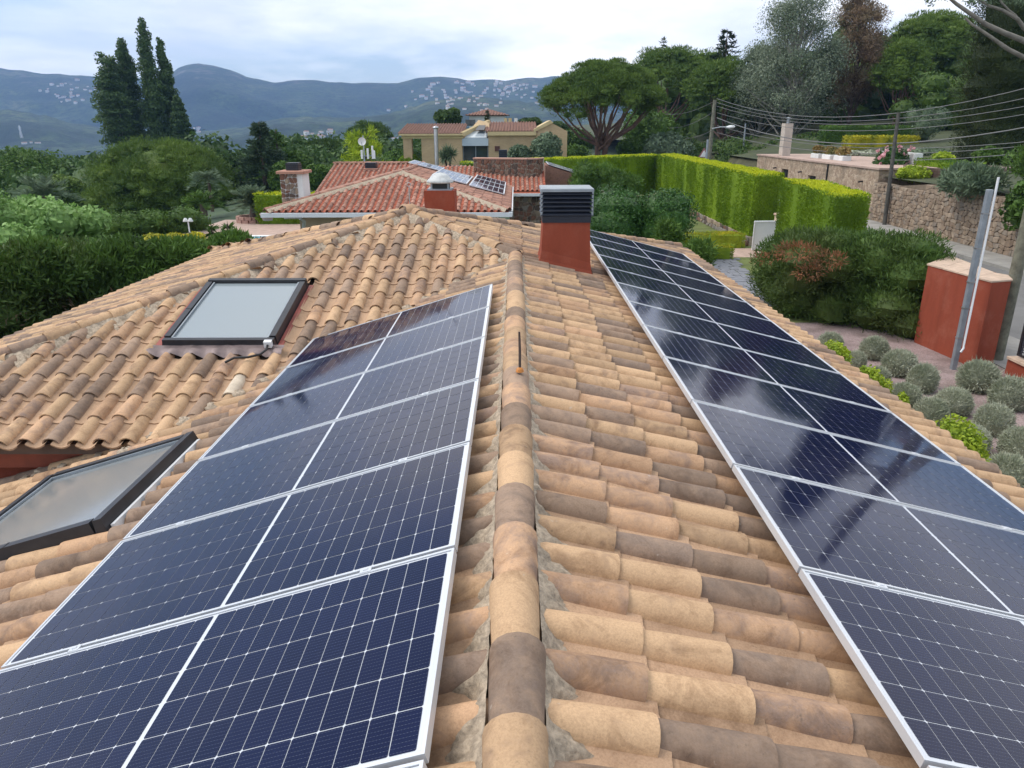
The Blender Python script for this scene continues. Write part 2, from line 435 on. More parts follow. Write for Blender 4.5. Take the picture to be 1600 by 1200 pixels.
P_B = Plane((0, AY, AZ-CREST), (1, 0, 0), (0, 1, -SF))
EAVE_R, EAVE_F, EAVE_L, EAVE_W, EAVE_B = 3.90, 6.06, -6.95, -6.2, 17.1
Y_NEAR = -1.2
LHX, LHY = -3.84, -4.14                       # direction of the left hip

def tile_template(r0=0.080, r1=0.066, hz=0.076, L=0.43, n=8, th=0.012, lift=0.014):
    V = []; Qd = []
    def ring(rx, rz, y, z): 
        b = len(V)
        for k in range(n+1):
            q = math.pi*k/n; V.append((rx*math.cos(q), y, z+rz*math.sin(q)))
        return b
    a = ring(r0, hz, 0, lift); a2 = ring((r0+r1)/2+.002, hz*.985, -L*.5, lift*.5); b = ring(r1, hz*0.92, -L, 0)
    c = ring(r0-th, hz-th, 0, lift); d = ring(r0-th-.004, hz-th-.004, -0.09, lift)
    for p, q in ((a, a2), (a2, b)):
        for k in range(n): Qd.append((p+k, p+k+1, q+k+1, q+k))
    nsm = len(Qd)
    for k in range(n): Qd.append((c+k, c+k+1, a+k+1, a+k))
    for k in range(n): Qd.append((d+k, d+k+1, c+k+1, c+k))
    return np.array(V, np.float32), np.array(Qd, np.int32), nsm
def channel_template(wd=0.088, L=0.43, n=4, th=0.013):
    V = []; Qd = []
    def ring(y, z, e=1.0):
        b = len(V)
        for k in range(n+1):
            x = -wd+2*wd*k/n; V.append((x*e, y, z+0.04*(x/wd)**2))
        return b
    a = ring(0, 0.020); b = ring(-L, 0.006); c = ring(0, 0.004)
    for k in range(n): Qd.append((b+k, b+k+1, a+k+1, a+k))
    nsm = len(Qd)
    for k in range(n): Qd.append((a+k, a+k+1, c+k+1, c+k))
    return np.array(V, np.float32), np.array(Qd, np.int32), nsm
TV, TQ, TS = tile_template()
CV, CQ, CS = channel_template()
def shade(me, nsm, tmplV=None):
    n = len(me.polygons); sm = np.zeros(n, bool)
    return me
def unit_mesh(name, V, Q, nsm, mat):
    me = mesh_np(name, V, Q, mats=(mat,))
    sm = np.zeros(len(Q), bool); sm[:nsm] = True
    me.polygons.foreach_set('use_smooth', sm)
    ev = np.zeros(len(me.edges)*2, np.int32); me.edges.foreach_get('vertices', ev); ev = ev.reshape(-1, 2)
    y = V[:, 1]
    sharp = (np.abs(y[ev]) < 1e-5).all(1)
    at = me.attributes.new('sharp_edge', 'BOOLEAN', 'EDGE'); at.data.foreach_set('value', sharp)
    return me
def many_mesh(name, V, Q, nsm, mats, items):
    """items: (matrix, material index) -> one joined mesh"""
    n = len(items)
    Ms = np.array([np.array(m) for m, k in items], np.float32)
    Vh = np.concatenate([V, np.ones((len(V), 1), np.float32)], 1)
    W = np.einsum('nij,vj->nvi', Ms, Vh)[:, :, :3].reshape(-1, 3)
    QQ = (Q[None]+(np.arange(n)*len(V))[:, None, None]).reshape(-1, 4)
    mi = np.repeat([k for m, k in items], len(Q))
    me = mesh_np(name, W, QQ, mats=mats, mi=mi)
    sm = np.zeros(len(Q), bool); sm[:nsm] = True
    me.polygons.foreach_set('use_smooth', np.tile(sm, n))
    ev = np.zeros(len(me.edges)*2, np.int32); me.edges.foreach_get('vertices', ev); ev = ev.reshape(-1, 2)
    y = np.tile(V[:, 1], n)
    at = me.attributes.new('sharp_edge', 'BOOLEAN', 'EDGE'); at.data.foreach_set('value', (np.abs(y[ev]) < 1e-5).all(1))
    return me

PITCHC = 0.230                                # spacing of the tile columns
house = thing('tiled_house', 'ochre and brown barrel tiled hip roofed house with rust stucco chimneys, right under the viewer', 'house', (0, 8, 0))

def in_view(p, m=60):
    x, y, d = proj(p); return d > 0.3 and -m < x < 1600+m and -m < y < 1200+m
def under_panel(p):
    x, y = p.x, p.y
    return (1.36 < x < 3.2 and 0.7 < y < 14.3) or (-2.15 < x < -0.34 and 0.5 < y < 7.7)
SKY1 = (-3.84, -2.60, 7.66, 9.16)            # skylight on the front slope: x0 x1 y0 y1
SKY2 = (-3.92, -2.60, 4.13, 5.60)            # skylight on the wing slope
CH1 = (0.34, 1.04, 9.92, 10.60)              # chimney footprint

covers, channels = [], []                     # (matrix, kind, place, hidden)
def kind_of(): 
    r = random.random(); return 0 if r < 0.42 else (1 if r < 0.73 else 2)
def lay(P, a0, a1, rows, inside, rowphase=0.0):
    n = int((a1-a0)/PITCHC)
    for i in range(n+1):
        a = a0+i*PITCHC
        wob = random.uniform(-.012, .012)
        for j, b in enumerate(rows):
            jb = b+random.uniform(-.016, .016)
            mid = P.at(a, b-0.18)
            if inside(mid, P.at(a, b)):
                m = P.frame(a+wob*.4+random.uniform(-.004, .004), jb, random.uniform(0, .006), random.uniform(-.026, .026))
                covers.append((m, kind_of(), P.at(a, b-.1, .09)))
            ac = a+PITCHC/2
            mid2 = P.at(ac, b-0.14)
            if inside(mid2, P.at(ac, b)):
                channels.append((P.frame(ac, jb+.045, 0, random.uniform(-.01, .01)), 0, P.at(ac, b-.1, .03)))
kR = math.sqrt(1+SR*SR); kF = math.sqrt(1+SF*SF); kL = math.sqrt(1+SL*SL); kW = math.sqrt(1+SW*SW)
def zF(p): return AZ-CREST-SF*(AY-p.y)
def zW(p): return Z0+SW*p.x
def out_ch(p): return not (CH1[0]-.02 < p.x < CH1[1]+.02 and CH1[2]-.05 < p.y < CH1[3]+.05)
def ins_R(p, q):
    if p.y < 9.95: lim = p.x > 0.02
    else: lim = p.x > AX+abs(p.y-AY)+0.04
    return lim and p.y < AY+(p.x-AX)-.02 and out_ch(p)
def ins_W(p, q):
    if p.x > -0.02 or p.y > 10.0: return False
    if zF(p) > zW(p)+.06 and p.y > EAVE_F+.12: return False
    return not (SKY2[0]-.02 < p.x < SKY2[1]+.05 and SKY2[2]-.02 < p.y < SKY2[3]+.02)
def ins_F(p, q):
    if p.y > AY-.05: return False
    t = (p.y-AY)/LHY
    if p.x < AX+LHX*t+.05 or p.x < EAVE_L: return False
    if p.x > AX+(AY-p.y)-.06: return False
    if p.x < 0 and zW(p) > zF(p)+.05 : return False
    if p.x > 0.02: return False
    return not (SKY1[0]-.01 < p.x < SKY1[1]+.03 and SKY1[2]-.20 < p.y < SKY1[3]+.03)
def ins_L(p, q):
    t = (p.x-AX)/LHX
    return p.y > AY+LHY*t+.05 and p.y < AY-(p.x-AX)-.05
def ins_B(p, q):
    return AX-(p.y-AY)+.05 < p.x < AX+(p.y-AY)-.05
lay(P_R, Y_NEAR, EAVE_B, [(0.428+0.3472*k)*kR for k in range(-6, 11)], ins_R)
lay(P_W, Y_NEAR, 10.0, [(0.46+0.3472*k)*kW for k in range(0, 18)], ins_W)
lay(P_F, EAVE_L, 0.05, [(AY-(11.43-0.358*k))*kF for k in range(0, 16)], ins_F)
lay(P_L, EAVE_F-AY, EAVE_B-AY, [(0.30+0.352*k)*kL for k in range(0, 15)], ins_L)
lay(P_B, EAVE_L, EAVE_R, [(0.30+0.352*k)*kF for k in range(0, 16)], ins_B)

TMATS = (T_OCHRE, T_BROWN, T_MIX, plain('pale_cream_clay', (0.60, 0.50, 0.38), 0.85, 0.15, 8))
def split(items, n, zoff):
    def score(it):
        p = it[2]
        if not in_view(p, 20) or under_panel(p): return 1e6
        back = 0
        return (p-Vector((0, 0, CZ))).length
    s = sorted(items, key=score)
    return s[:n], s[n:]
near, rest = split(covers, 300, 0)
umesh = [unit_mesh('roof_tile', TV, TQ, TS, m) for m in TMATS]
pale = min(range(len(near)), key=lambda i: (Vector(proj(near[i][2])[:2])-Vector((350, 598))).length)
for i, (m, k, p) in enumerate(near):
    child('roof_tile', umesh[3 if i == pale else k], house, m)
child('roof_tiles', many_mesh('roof_tiles', TV, TQ, TS, TMATS, [(m, k) for m, k, p in rest]), house, kind='stuff')
near, rest = split(channels, 300, 0)
cmesh = unit_mesh('channel_tile', CV, CQ, CS, T_CHAN)
for m, k, p in near: child('channel_tile', cmesh, house, m)
child('channel_tiles', many_mesh('channel_tiles', CV, CQ, CS, (T_CHAN,), [(m, k) for m, k, p in rest]), house, kind='stuff')

# ridge and hip caps
def caps(p0, p1, up, lip_to_end, scale=1.19, step=0.357, lift=0.042):
    p0 = Vector(p0); p1 = Vector(p1); d = (p1-p0); Ln = d.length; d.normalize()
    y = d if lip_to_end else -d
    x = y.cross(Vector(up)).normalized(); z = x.cross(y).normalized()
    n = int(Ln/step+.5)
    for i in range(n):
        t = (i+1)*step if lip_to_end else i*step
        q = p0+d*t+z*(lift+random.uniform(-.004, .004))+x*random.uniform(-.006, .006)
        m = Matrix(((x.x*scale, y.x, z.x*scale*.94, q.x), (x.y*scale, y.y, z.y*scale*.94, q.y), (x.z*scale, y.z, z.z*scale*.94, q.z), (0, 0, 0, 1)))
        k = (0, 1, 0, 2, 1, 0, 0, 1, 2, 1)[(i+int(Ln*3)) % 10] if random.random() < .8 else kind_of()
        child('ridge_tile', umesh[k], house, m @ Matrix.Rotation(random.uniform(-.018, .018), 4, 'Z'))
RIDGE_END = Vector((0.0, 9.98, Z0))
APEX = Vector((AX, AY, AZ-CREST))
caps((0, Y_NEAR, Z0), RIDGE_END, (0, 0, 1), True)
HL_END = APEX+Vector((LHX, LHY, -SL*3.84))*1.36
caps(HL_END, APEX, (0, 0, 1), False)
HR_END = Vector((0.02, AY-1.65, AZ-CREST-SF*1.65))
caps(HR_END, APEX, (0, 0, 1), False)
caps(APEX+Vector((5.4, 5.4, -SR*5.4)), APEX, (0, 0, 1), False)
caps(APEX+Vector((-5.3, 5.3, -SL*5.3)), APEX, (0, 0, 1), False)
mb = MB(); mb.lathe([(0.16, 0.02), (0.15, .10), (0.10, .145), (0.04, .165), (0, .17)], APEX, 14)
mb.part('apex_cap', house, T_MIX)

def wobble(n, amp, smooth=3):
    a = rng.normal(0, 1, n+smooth*2)
    k = np.ones(smooth)/smooth
    return np.convolve(a, k, 'same')[smooth:smooth+n]*amp*math.sqrt(smooth)
def mortar(p0, p1, sides, width, hw, top=0.086, step=0.02):
    """bedding mortar squeezed out along a ridge or hip; each side: (direction down the tiles, normal)"""
    p0 = Vector(p0); p1 = Vector(p1); d = p1-p0; n = int(d.length/step)
    mbm = MB()
    for side, nn in sides:
        side = Vector(side).normalized(); nn = Vector(nn).normalized()
        wv = width*(1+wobble(n+1, 0.28, 4)+wobble(n+1, .12, 2)); J = 7
        hz = np.stack([wobble(n+1, 0.008, 2) for j in range(J)])
        vs = []; fs = []
        for i in range(n+1):
            for j in range(J):
                t = j/(J-1)
                e = hw*0.86+max(wv[i], width*.3)*t
                h = top*(1-t)**1.05-0.012*t+hz[j, i]*(0.35 if j == 0 else 1-t*.3)
                vs.append(p0+d*(i/n)+side*e+nn*h)
        for i in range(n):
            for j in range(J-1): fs.append((i*J+j, i*J+j+1, (i+1)*J+j+1, (i+1)*J+j))
        mbm.add(vs, fs, 0, True)
    mbm.part('bedding_mortar', house, MORTAR)
mortar((0, Y_NEAR, Z0), RIDGE_END, [(P_R.s, P_R.n), (P_W.s, P_W.n)], 0.165, 0.08)
hd = Vector((LHX, LHY, -SL*3.84)).normalized()
def perp(P, d):
    q = P.n.cross(d).normalized()
    return q
def side_for(P, d, want):
    q = perp(P, d)
    return (q, P.n) if q.dot(Vector(want)) > 0 else (-q, P.n)
mortar(HL_END, APEX, [side_for(P_F, hd, (1, -1, 0)), side_for(P_L, hd, (-1, 1, 0))], 0.22, 0.08, .085)
hd2 = (HR_END-APEX).normalized()
mortar(HR_END, APEX, [side_for(P_F, hd2, (-1, -1, 0)), side_for(P_R, hd2, (1, 1, 0))], 0.22, 0.08, .085)
# lumps of mortar stopping the tile mouths in the valley
mb = MB()
for it in range(26):
    x = -0.16-it*PITCHC*0.79
    z = Z0+SW*x; y = (z-(AZ-CREST))/SF+AY
    if x < -3.55: break
    c = Vector((x-.02, y+.03, z+.045))
    vs = []; 
    nu, nv = 9, 5
    for a in range(nv):
        for b in range(nu):
            u = 2*math.pi*b/nu; v = math.pi/2*a/(nv-1)
            r = 0.078*(1+random.uniform(-.2, .2))
            vs.append(c+Vector((math.cos(u)*math.cos(v)*r*1.15, math.sin(u)*math.cos(v)*r*1.0, math.sin(v)*r*.75-.01)))
    fs = [(a*nu+b, a*nu+(b+1) % nu, (a+1)*nu+(b+1) % nu, (a+1)*nu+b) for a in range(nv-1) for b in range(nu)]
    mb.add(vs, fs, 0, True)
mb.part('valley_mortar', house, MORTAR)

# deck below the tiles, walls, fascia
mb = MB()
def slab(pts, th=0.10):
    P0 = [Vector(p) for p in pts]
    mb.prism([p-Vector((0, 0, .012)) for p in P0][::-1], (0, 0, -th))
zR = lambda x: Z0-SR*x
slab([(0, Y_NEAR, Z0), (3.82, Y_NEAR, zR(3.82)), (3.82, AY+3.82-AX, zR(3.82)), (AX, AY, zR(AX)), (0, AY+AX, Z0)])
mb.part('roof_deck', house, DECK)
mb = MB(); slab([(0, Y_NEAR, Z0), (0, 10.02, Z0), (-3.2, 6.18, Z0-SW*3.2), (EAVE_W, 6.18, Z0+SW*EAVE_W), (EAVE_W, Y_NEAR, Z0+SW*EAVE_W)]); mb.part('roof_deck', house, DECK)
def ZF(y): return AZ-CREST-SF*(AY-y)
xl = lambda y: AX+LHX*((y-AY)/LHY)
mb = MB(); slab([(AX, AY, ZF(AY)), (xl(6.12), 6.12, ZF(6.12)), (-3.25, 6.12, ZF(6.12)), (0, AY+AX, ZF(AY+AX))]); mb.part('roof_deck', house, DECK)
mb = MB(); slab([(AX, AY, AZ-CREST), (AX-5.25, AY+5.25, AZ-CREST-SL*5.25), (AX-5.25, AY+LHY*5.25/3.84, AZ-CREST-SL*5.25)]); mb.part('roof_deck', house, DECK)
mb = MB(); slab([(AX, AY, AZ-CREST), (AX+5.4, AY+5.4, AZ-CREST-SF*5.4), (AX-5.25, AY+5.4, AZ-CREST-SF*5.4)]); mb.part('roof_deck', house, DECK)
mb = MB(); mb.box((-7.3, 6.22, 2.13), (-3.0, 6.36, 2.30)); mb.part('fascia_board', house, RUSTWOOD)
mb = MB(); mb.box((-7.3, 6.30, 1.96), (-2.8, 6.42, 2.128)); mb.part('fascia_board', house, RUSTWOOD)
mb = MB()
mb.box((-6.5, 6.44, -1.5), (-2.0, 16.6, 2.0)); mb.box((-5.6, Y_NEAR, -1.5), (3.45, 6.42, 1.35)); mb.box((-1.98, 6.43, -1.5), (3.45, 16.6, 2.2))
mb.part('house_wall', house, RUST)
# scattered debris where the eave meets the wing roof
mb = MB()
for i in range(26):
    x = random.uniform(-4.6, -3.2); y = 6.16+random.uniform(-.25, .05)
    z = Z0+SW*x+.06
    r = random.uniform(.01, .035)
    mb.hexa([Vector((x, y, z))+Vector((sx*r*random.uniform(.6, 1.4), sy*r*random.uniform(.6, 1.4), sz*r*.5)) for sz in (-1, 1) for sx, sy in ((-1, -1), (1, -1), (1, 1), (-1, 1))])
mb.part('mortar_debris', house, MORTAR, kind='stuff')

# skylights ------------------------------------------------------------
SKYGLASS1 = glass_mat('blinded_roof_window_glass', (0.24, 0.275, 0.29), 0.12)
SKYGLASS2 = glass_mat('dusty_roof_window_glass', (0.20, 0.21, 0.21), 0.10)
LEAD = plain('lead_flashing', (0.20, 0.15, 0.145), 0.55, 0.25, 6, metal=0.3)
REDFLASH = plain('red_flashing_paint', (0.30, 0.07, 0.05), 0.6, 0.2, 5)
def skylight(P, a0, a1, b0, b1, glass, apron=True):
    """a: along the eave, b: down the slope"""
    root = None
    def T(a, b, h): return P.at(a, b, h)
    def bar(x0, x1, y0, y1, h0, h1, ins=0.0):
        lo = [T(x0, y0, h0), T(x1, y0, h0), T(x1, y1, h0), T(x0, y1, h0)]
        hi = [T(x0+ins, y0+ins, h1), T(x1-ins, y0+ins, h1), T(x1-ins, y1-ins, h1), T(x0+ins, y1-ins, h1)]
        return lo+hi
    f = MB(); wd = 0.088; H = 0.15
    f.hexa(bar(a0, a0+wd, b0+wd, b1-wd, .0, H, .012)); f.hexa(bar(a1-wd, a1, b0+wd, b1-wd, .0, H, .012))
    f.hexa(bar(a0, a1, b0, b0+wd, .0, H+.006, .014)); f.hexa(bar(a0, a1, b1-wd, b1, .0, H-.006, .018))
    f.hexa(bar(a0+.012, a0+wd-.012, b0+.52*(b1-b0), b0+.52*(b1-b0)+.01, H-.004, H+.003))
    fr = f.part('skylight', house, DARKMETAL)
    g = MB(); g.hexa(bar(a0+wd-.004, a1-wd+.004, b0+wd-.004, b1-wd+.004, .085, .115)); g.part('pane', fr, glass)
    s = MB()
    for x in (a0+wd, a1-wd-.016): s.hexa(bar(x, x+.016, b0+wd+.001, b1-wd-.001, .116, .137))
    s.hexa(bar(a0+wd, a1-wd, b1-wd-.016, b1-wd-.001, .1165, .133)); s.part('sash', fr, GREYMETAL)
    if apron:
        l = MB(); n = 26
        vs = []; 
        for j in range(4):
            for i in range(n+1):
                x = a0-.12+(a1-a0+.22)*i/n
                hgt = [.085, .075, .085, .05][j]+(0.028*math.cos(2*math.pi*x/PITCHC) if j >= 2 else 0)+random.uniform(-.004, .004)
                vs.append(T(x, b1-.01+[0, .04, .11, .16][j]+(random.uniform(-.012, .012) if j == 3 else 0), hgt))
        l.add(vs, [(j*(n+1)+i, j*(n+1)+i+1, (j+1)*(n+1)+i+1, (j+1)*(n+1)+i) for j in range(3) for i in range(n)], 0, True)
        l.part('lead_apron', fr, LEAD)
        r = MB(); r.hexa(bar(a0-.075, a0-.004, b0, b1, .01, .075)); r.part('side_flashing', fr, REDFLASH)
        r = MB(); r.hexa(bar(a1+.004, a1+.06, b0, b1, .01, .05)); r.part('side_flashing', fr, REDFLASH)
    return fr
fr1 = skylight(P_F, SKY1[0], SKY1[1], (AY-SKY1[3])*kF, (AY-SKY1[2])*kF, SKYGLASS1)
fr2 = skylight(P_W, SKY2[2], SKY2[3], -SKY2[1]*kW, -SKY2[0]*kW, SKYGLASS2, False)
mb = MB()
q0 = -SKY2[1]*kW
mb.hexa([P_W.at(a, b, h) for h in (.03, .085) for a, b in ((SKY2[2]+.05, q0-.030), (SKY2[3]-.05, q0-.030), (SKY2[3]-.05, q0-.002), (SKY2[2]+.05, q0-.002))])
mb.part('side_flashing', fr2, WHITEMETAL)
# loose sensor and its cable at the corner of the upper skylight
sx, sy = SKY1[1]-.10, (AY-SKY1[2])*kF
mb = MB()
mb.hexa([P_F.at(a, b, h) for h in (.09, .16) for a, b in ((sx, sy+.005), (sx+.08, sy+.005), (sx+.08, sy+.06), (sx, sy+.06))])
so_ = mb.part('rain_sensor', fr1, WHITEMETAL)
mb = MB(); mb.tube([P_F.at(sx+.04, sy+.06, .12), P_F.at(sx+.05, sy+.15, .12), P_F.at(sx+.02, sy+.25, .125), P_F.at(sx-.10, sy+.30, .12), P_F.at(sx-.24, sy+.31, .12), P_F.at(sx-.32, sy+.37, .10)], .013, 7)
mb.part('cable', fr1, BLACK)

# chimneys ------------------------------------------------------------------
def ring_box(cx, cy, w, d): return [(cx-w/2, cy-d/2), (cx+w/2, cy-d/2), (cx+w/2, cy+d/2), (cx-w/2, cy+d/2)]
cx, cy = (CH1[0]+CH1[1])/2-.005, (CH1[2]+CH1[3])/2
mb = MB()
prof = [(0.74, 0.68, 0), (0.70, 0.64, .05), (0.665, 0.60, .16), (0.625, 0.575, .95)]
zs = None
rings = []
for wv, dv, t in prof:
    r = []
    for (x, y) in ring_box(cx, cy, wv, dv):
        zb = Z0-SR*x+.06
        r.append(Vector((x, y, zb+t if t < .5 else 3.80)))
    rings.append(r)
vs = [v for r in rings for v in r]
fs = [(k*4+i, k*4+(i+1) % 4, (k+1)*4+(i+1) % 4, (k+1)*4+i) for k in range(3) for i in range(4)]+[(12, 13, 14, 15)]
base = [Vector((v.x, v.y, v.z-.12)) for v in rings[0]]
vs += base; fs += [(16+i, 16+(i+1) % 4, (i+1) % 4, i) for i in range(4)]
mb.add(vs, fs)
ch = mb.part('chimney', house, RUST)
mb = MB(); mb.box((cx-.325, cy-.30, 3.785), (cx+.325, cy+.30, 3.87)); mb.part('cowl_base', ch, LOUVRE)
mb = MB(); mb.box((cx-.28, cy-.255, 3.87), (cx+.28, cy+.255, 4.19)); mb.part('cowl_core', ch, BLACK)
for k in range(6):
    z = 3.885+k*.054
    mb = MB()
    o, i_ = (.345, .318), (.30, .273)
    r1 = [Vector((x, y, z)) for x, y in ring_box(cx, cy, o[0]*2, o[1]*2)]; r2 = [Vector((x, y, z+.046)) for x, y in ring_box(cx, cy, i_[0]*2, i_[1]*2)]
    r3 = [v-Vector((0, 0, .005)) for v in r1]; r4 = [v-Vector((0, 0, .005)) for v in r2]
    mb.add(r1+r2+r3+r4, [(i, (i+1) % 4, 4+(i+1) % 4, 4+i) for i in range(4)]+[(8+i, 8+(i+1) % 4, (i+1) % 4, i) for i in range(4)]+[(12+i, 12+(i+1) % 4, 8+(i+1) % 4, 8+i) for i in range(4)])
    mb.part('louvre_slat', ch, LOUVRE)
mb = MB(); mb.bevbox((cx-.352, cy-.325, 4.185), (cx+.352, cy+.325, 4.228), .008); mb.part('cowl_lid', ch, GREYMETAL)
for sx_ in (-1, 1):
    mb = MB(); mb.box((cx+sx_*.338-.012, cy-.311, 3.872), (cx+sx_*.338+.012, cy-.30, 4.184)); mb.part('cowl_edge', ch, GREYMETAL)
# second chimney with a white domed cowl, behind the apex
p2 = atd(689, 318, 13.3); c2x, c2y = p2.x, p2.y
mb = MB(); mb.box((c2x-.27, c2y-.25, 2.9), (c2x+.27, c2y+.25, 3.93)); ch2 = mb.part('chimney', house, RUST)
mb = MB(); mb.box((c2x-.22, c2y-.2, 3.93), (c2x+.22, c2y+.2, 3.955)); mb.part('cowl_base', ch2, GREYMETAL)
mb = MB(); mb.box((c2x-.13, c2y-.11, 3.955), (c2x+.13, c2y+.11, 4.06)); mb.part('cowl_core', ch2, BLACK)
for sx_ in (-1, 1):
    for sy_ in (-1, 1):
        mb = MB(); mb.box((c2x+sx_*.15-.012, c2y+sy_*.13-.012, 3.955), (c2x+sx_*.15+.012, c2y+sy_*.13+.012, 4.06)); mb.part('cowl_leg', ch2, GREYMETAL)
mb = MB(); mb.lathe([(0.0, 4.05), (.235, 4.05), (.24, 4.075), (.21, 4.115), (.195, 4.12), (.16, 4.17), (.09, 4.21), (0, 4.225)], (c2x, c2y, 0), 20); mb.part('dome_cowl', ch2, plain('weathered_pale_metal', (.50, .51, .50), .55, .2, 9))
# ridge rods
pb = Vector((0.03, 4.72, Z0+.165))
mb = MB(); mb.tube([pb, pb+Vector((0, .02, .12)), pb+Vector((-.004, .03, .25))], [.009, .009, .007], 8); rd = mb.part('ridge_rod', house, plain('rusty_steel', (0.07, 0.045, 0.035), 0.7, 0.3, 20))
mb = MB(); mb.lathe([(0.028, -.02), (.022, .002), (.012, .010), (0, .012)], pb, 10); mb.part('orange_sealant', rd, plain('orange_sealant', (0.55, 0.20, 0.03), 0.5, 0.2, 30))
pt = APEX+Vector((0.0, 0.0, .16))
mb = MB(); mb.tube([pt, pt+Vector((0, 0, .27))], .008, 7)
mb.tube([pt+Vector((math.cos(a)*.028, 0, .295+math.sin(a)*.028)) for a in [2*math.pi*k/10 for k in range(11)]], .006, 6)
mb.part('ridge_rod', house, STEEL)

# ================================================================== solar panels
PL_, PW_, GAP = 2.094, 1.038, 0.020
def frame_mesh():
    mb = MB(); h = 0.035; lip = 0.011
    X, Y = PL_, PW_
    for lo, hi in (((0, 0, -h), (X, lip, 0)), ((0, Y-lip, -h), (X, Y, 0)), ((0, lip, -h), (lip, Y-lip, 0)), ((X-lip, lip, -h), (X, Y-lip, 0))): mb.box(lo, hi)
    return mb.mesh('frame', ALU)
FRAME = frame_mesh()
mb = MB(); mb.box((.013, .013, -.012), (PL_-.013, PW_-.013, -.0050)); SHEET = mb.mesh('backsheet', BACK)
CPX, CPY = 0.0842, 0.1662
cellx = [PL_/2-.009-CPX*(k+.5) for k in range(12)]+[PL_/2+.009+CPX*(k+.5) for k in range(12)]
celly = [PW_/2+CPY*(k-2.5) for k in range(6)]
def cell_geo(cx, cy, hx=.0404, hy=.0806, c=.0048):
    pts = [(-hx+c*.7, -hy), (hx-c*.7, -hy), (hx, -hy+c), (hx, hy-c), (hx-c*.7, hy), (-hx+c*.7, hy), (-hx, hy-c), (-hx, -hy+c)]
    vs = [Vector((cx+x, cy+y, .0008)) for x, y in pts]+[Vector((cx+x, cy+y, 0)) for x, y in pts]
    return vs, [tuple(range(8))]+[(i, 8+i, 8+(i+1) % 8, (i+1) % 8) for i in range(8)]
mb = MB(); mb.add(*cell_geo(0, 0)); CELLM = mb.mesh('solar_cell', CELL)
mb = MB()
for x in cellx:
    for y in celly: mb.add(*cell_geo(x, y))
CELLS = mb.mesh('solar_cells', CELL)
mb = MB(); mb.box((0, -.028, -.03), (.05, .008, .003)); mb.box((.015, -.016, .003), (.035, -.004, .007)); CLAMP = mb.mesh('clamp', ALU)
def panel(origin, ax, ay, label, group, fine):
    """origin: upper near corner of the frame; ax down the slope, ay away from the viewer"""
    ax = Vector(ax).normalized(); ay = Vector(ay).normalized(); az = ax.cross(ay).normalized()
    if az.z < 0: az = -az
    m = Matrix(((ax.x, ay.x, az.x, origin.x), (ax.y, ay.y, az.y, origin.y), (ax.z, ay.z, az.z, origin.z), (0, 0, 0, 1)))
    root = thing('solar_panel', label, 'solar panel', origin, group)
    child('frame', FRAME, root, m); child('backsheet', SHEET, root, m)
    for x in (.36, 1.70): child('clamp', CLAMP, root, m @ Matrix.Translation((x, 0, 0)))
    if fine:
        for x in cellx:
            for y in celly: child('solar_cell', CELLM, root, m @ Matrix.Translation((x, y, -.0040)))
    else:
        child('solar_cells', CELLS, root, m @ Matrix.Translation((0, 0, -.0040)), kind='stuff')
ORD = ['first', 'second', 'third', 'fourth', 'fifth', 'sixth', 'seventh', 'eighth', 'ninth', 'tenth', 'eleventh', 'twelfth', 'thirteenth']
aL, aR = 0.29735, 0.25023
for k in range(7):
    y = 7.8937-1.058*(7-k)+GAP/2
    lab = '%s solar panel from the viewer in the left row, between ridge tiles and lower skylight' % ORD[k]
    if k == 6: lab = 'farthest solar panel of the left row, touching the tiles of the valley'
    panel(Vector((-0.2492, y, CZ-1.6110)), (-math.cos(aL), 0, -math.sin(aL)), (0, 1, 0), lab, 'solar panels in the left row', True)
for k in range(13):
    y = 1.7499+1.058*(k-1)+GAP/2
    lab = '%s solar panel from the viewer in the right row beside the garden eave' % ORD[k]
    if k == 12: lab = 'farthest solar panel of the right row, half behind the big chimney'
    panel(Vector((1.2593, y, CZ-1.8452)), (math.cos(aR), 0, -math.sin(aR)), (0, 1, 0), lab, 'solar panels in the right row', k < 6)
for P, a0, a1, bs in ((P_R, 0.75, 14.4, (1.72, 3.02)), (P_W, .5, 7.85, (.66, 1.98))):
    for b in bs:
        mb = MB(); mb.hexa([P.at(a, bb, h) for h in (.098, .128) for a, bb in ((a0, b-.02), (a1, b-.02), (a1, b+.02), (a0, b+.02))]); mb.part('mounting_rail', house, ALU)

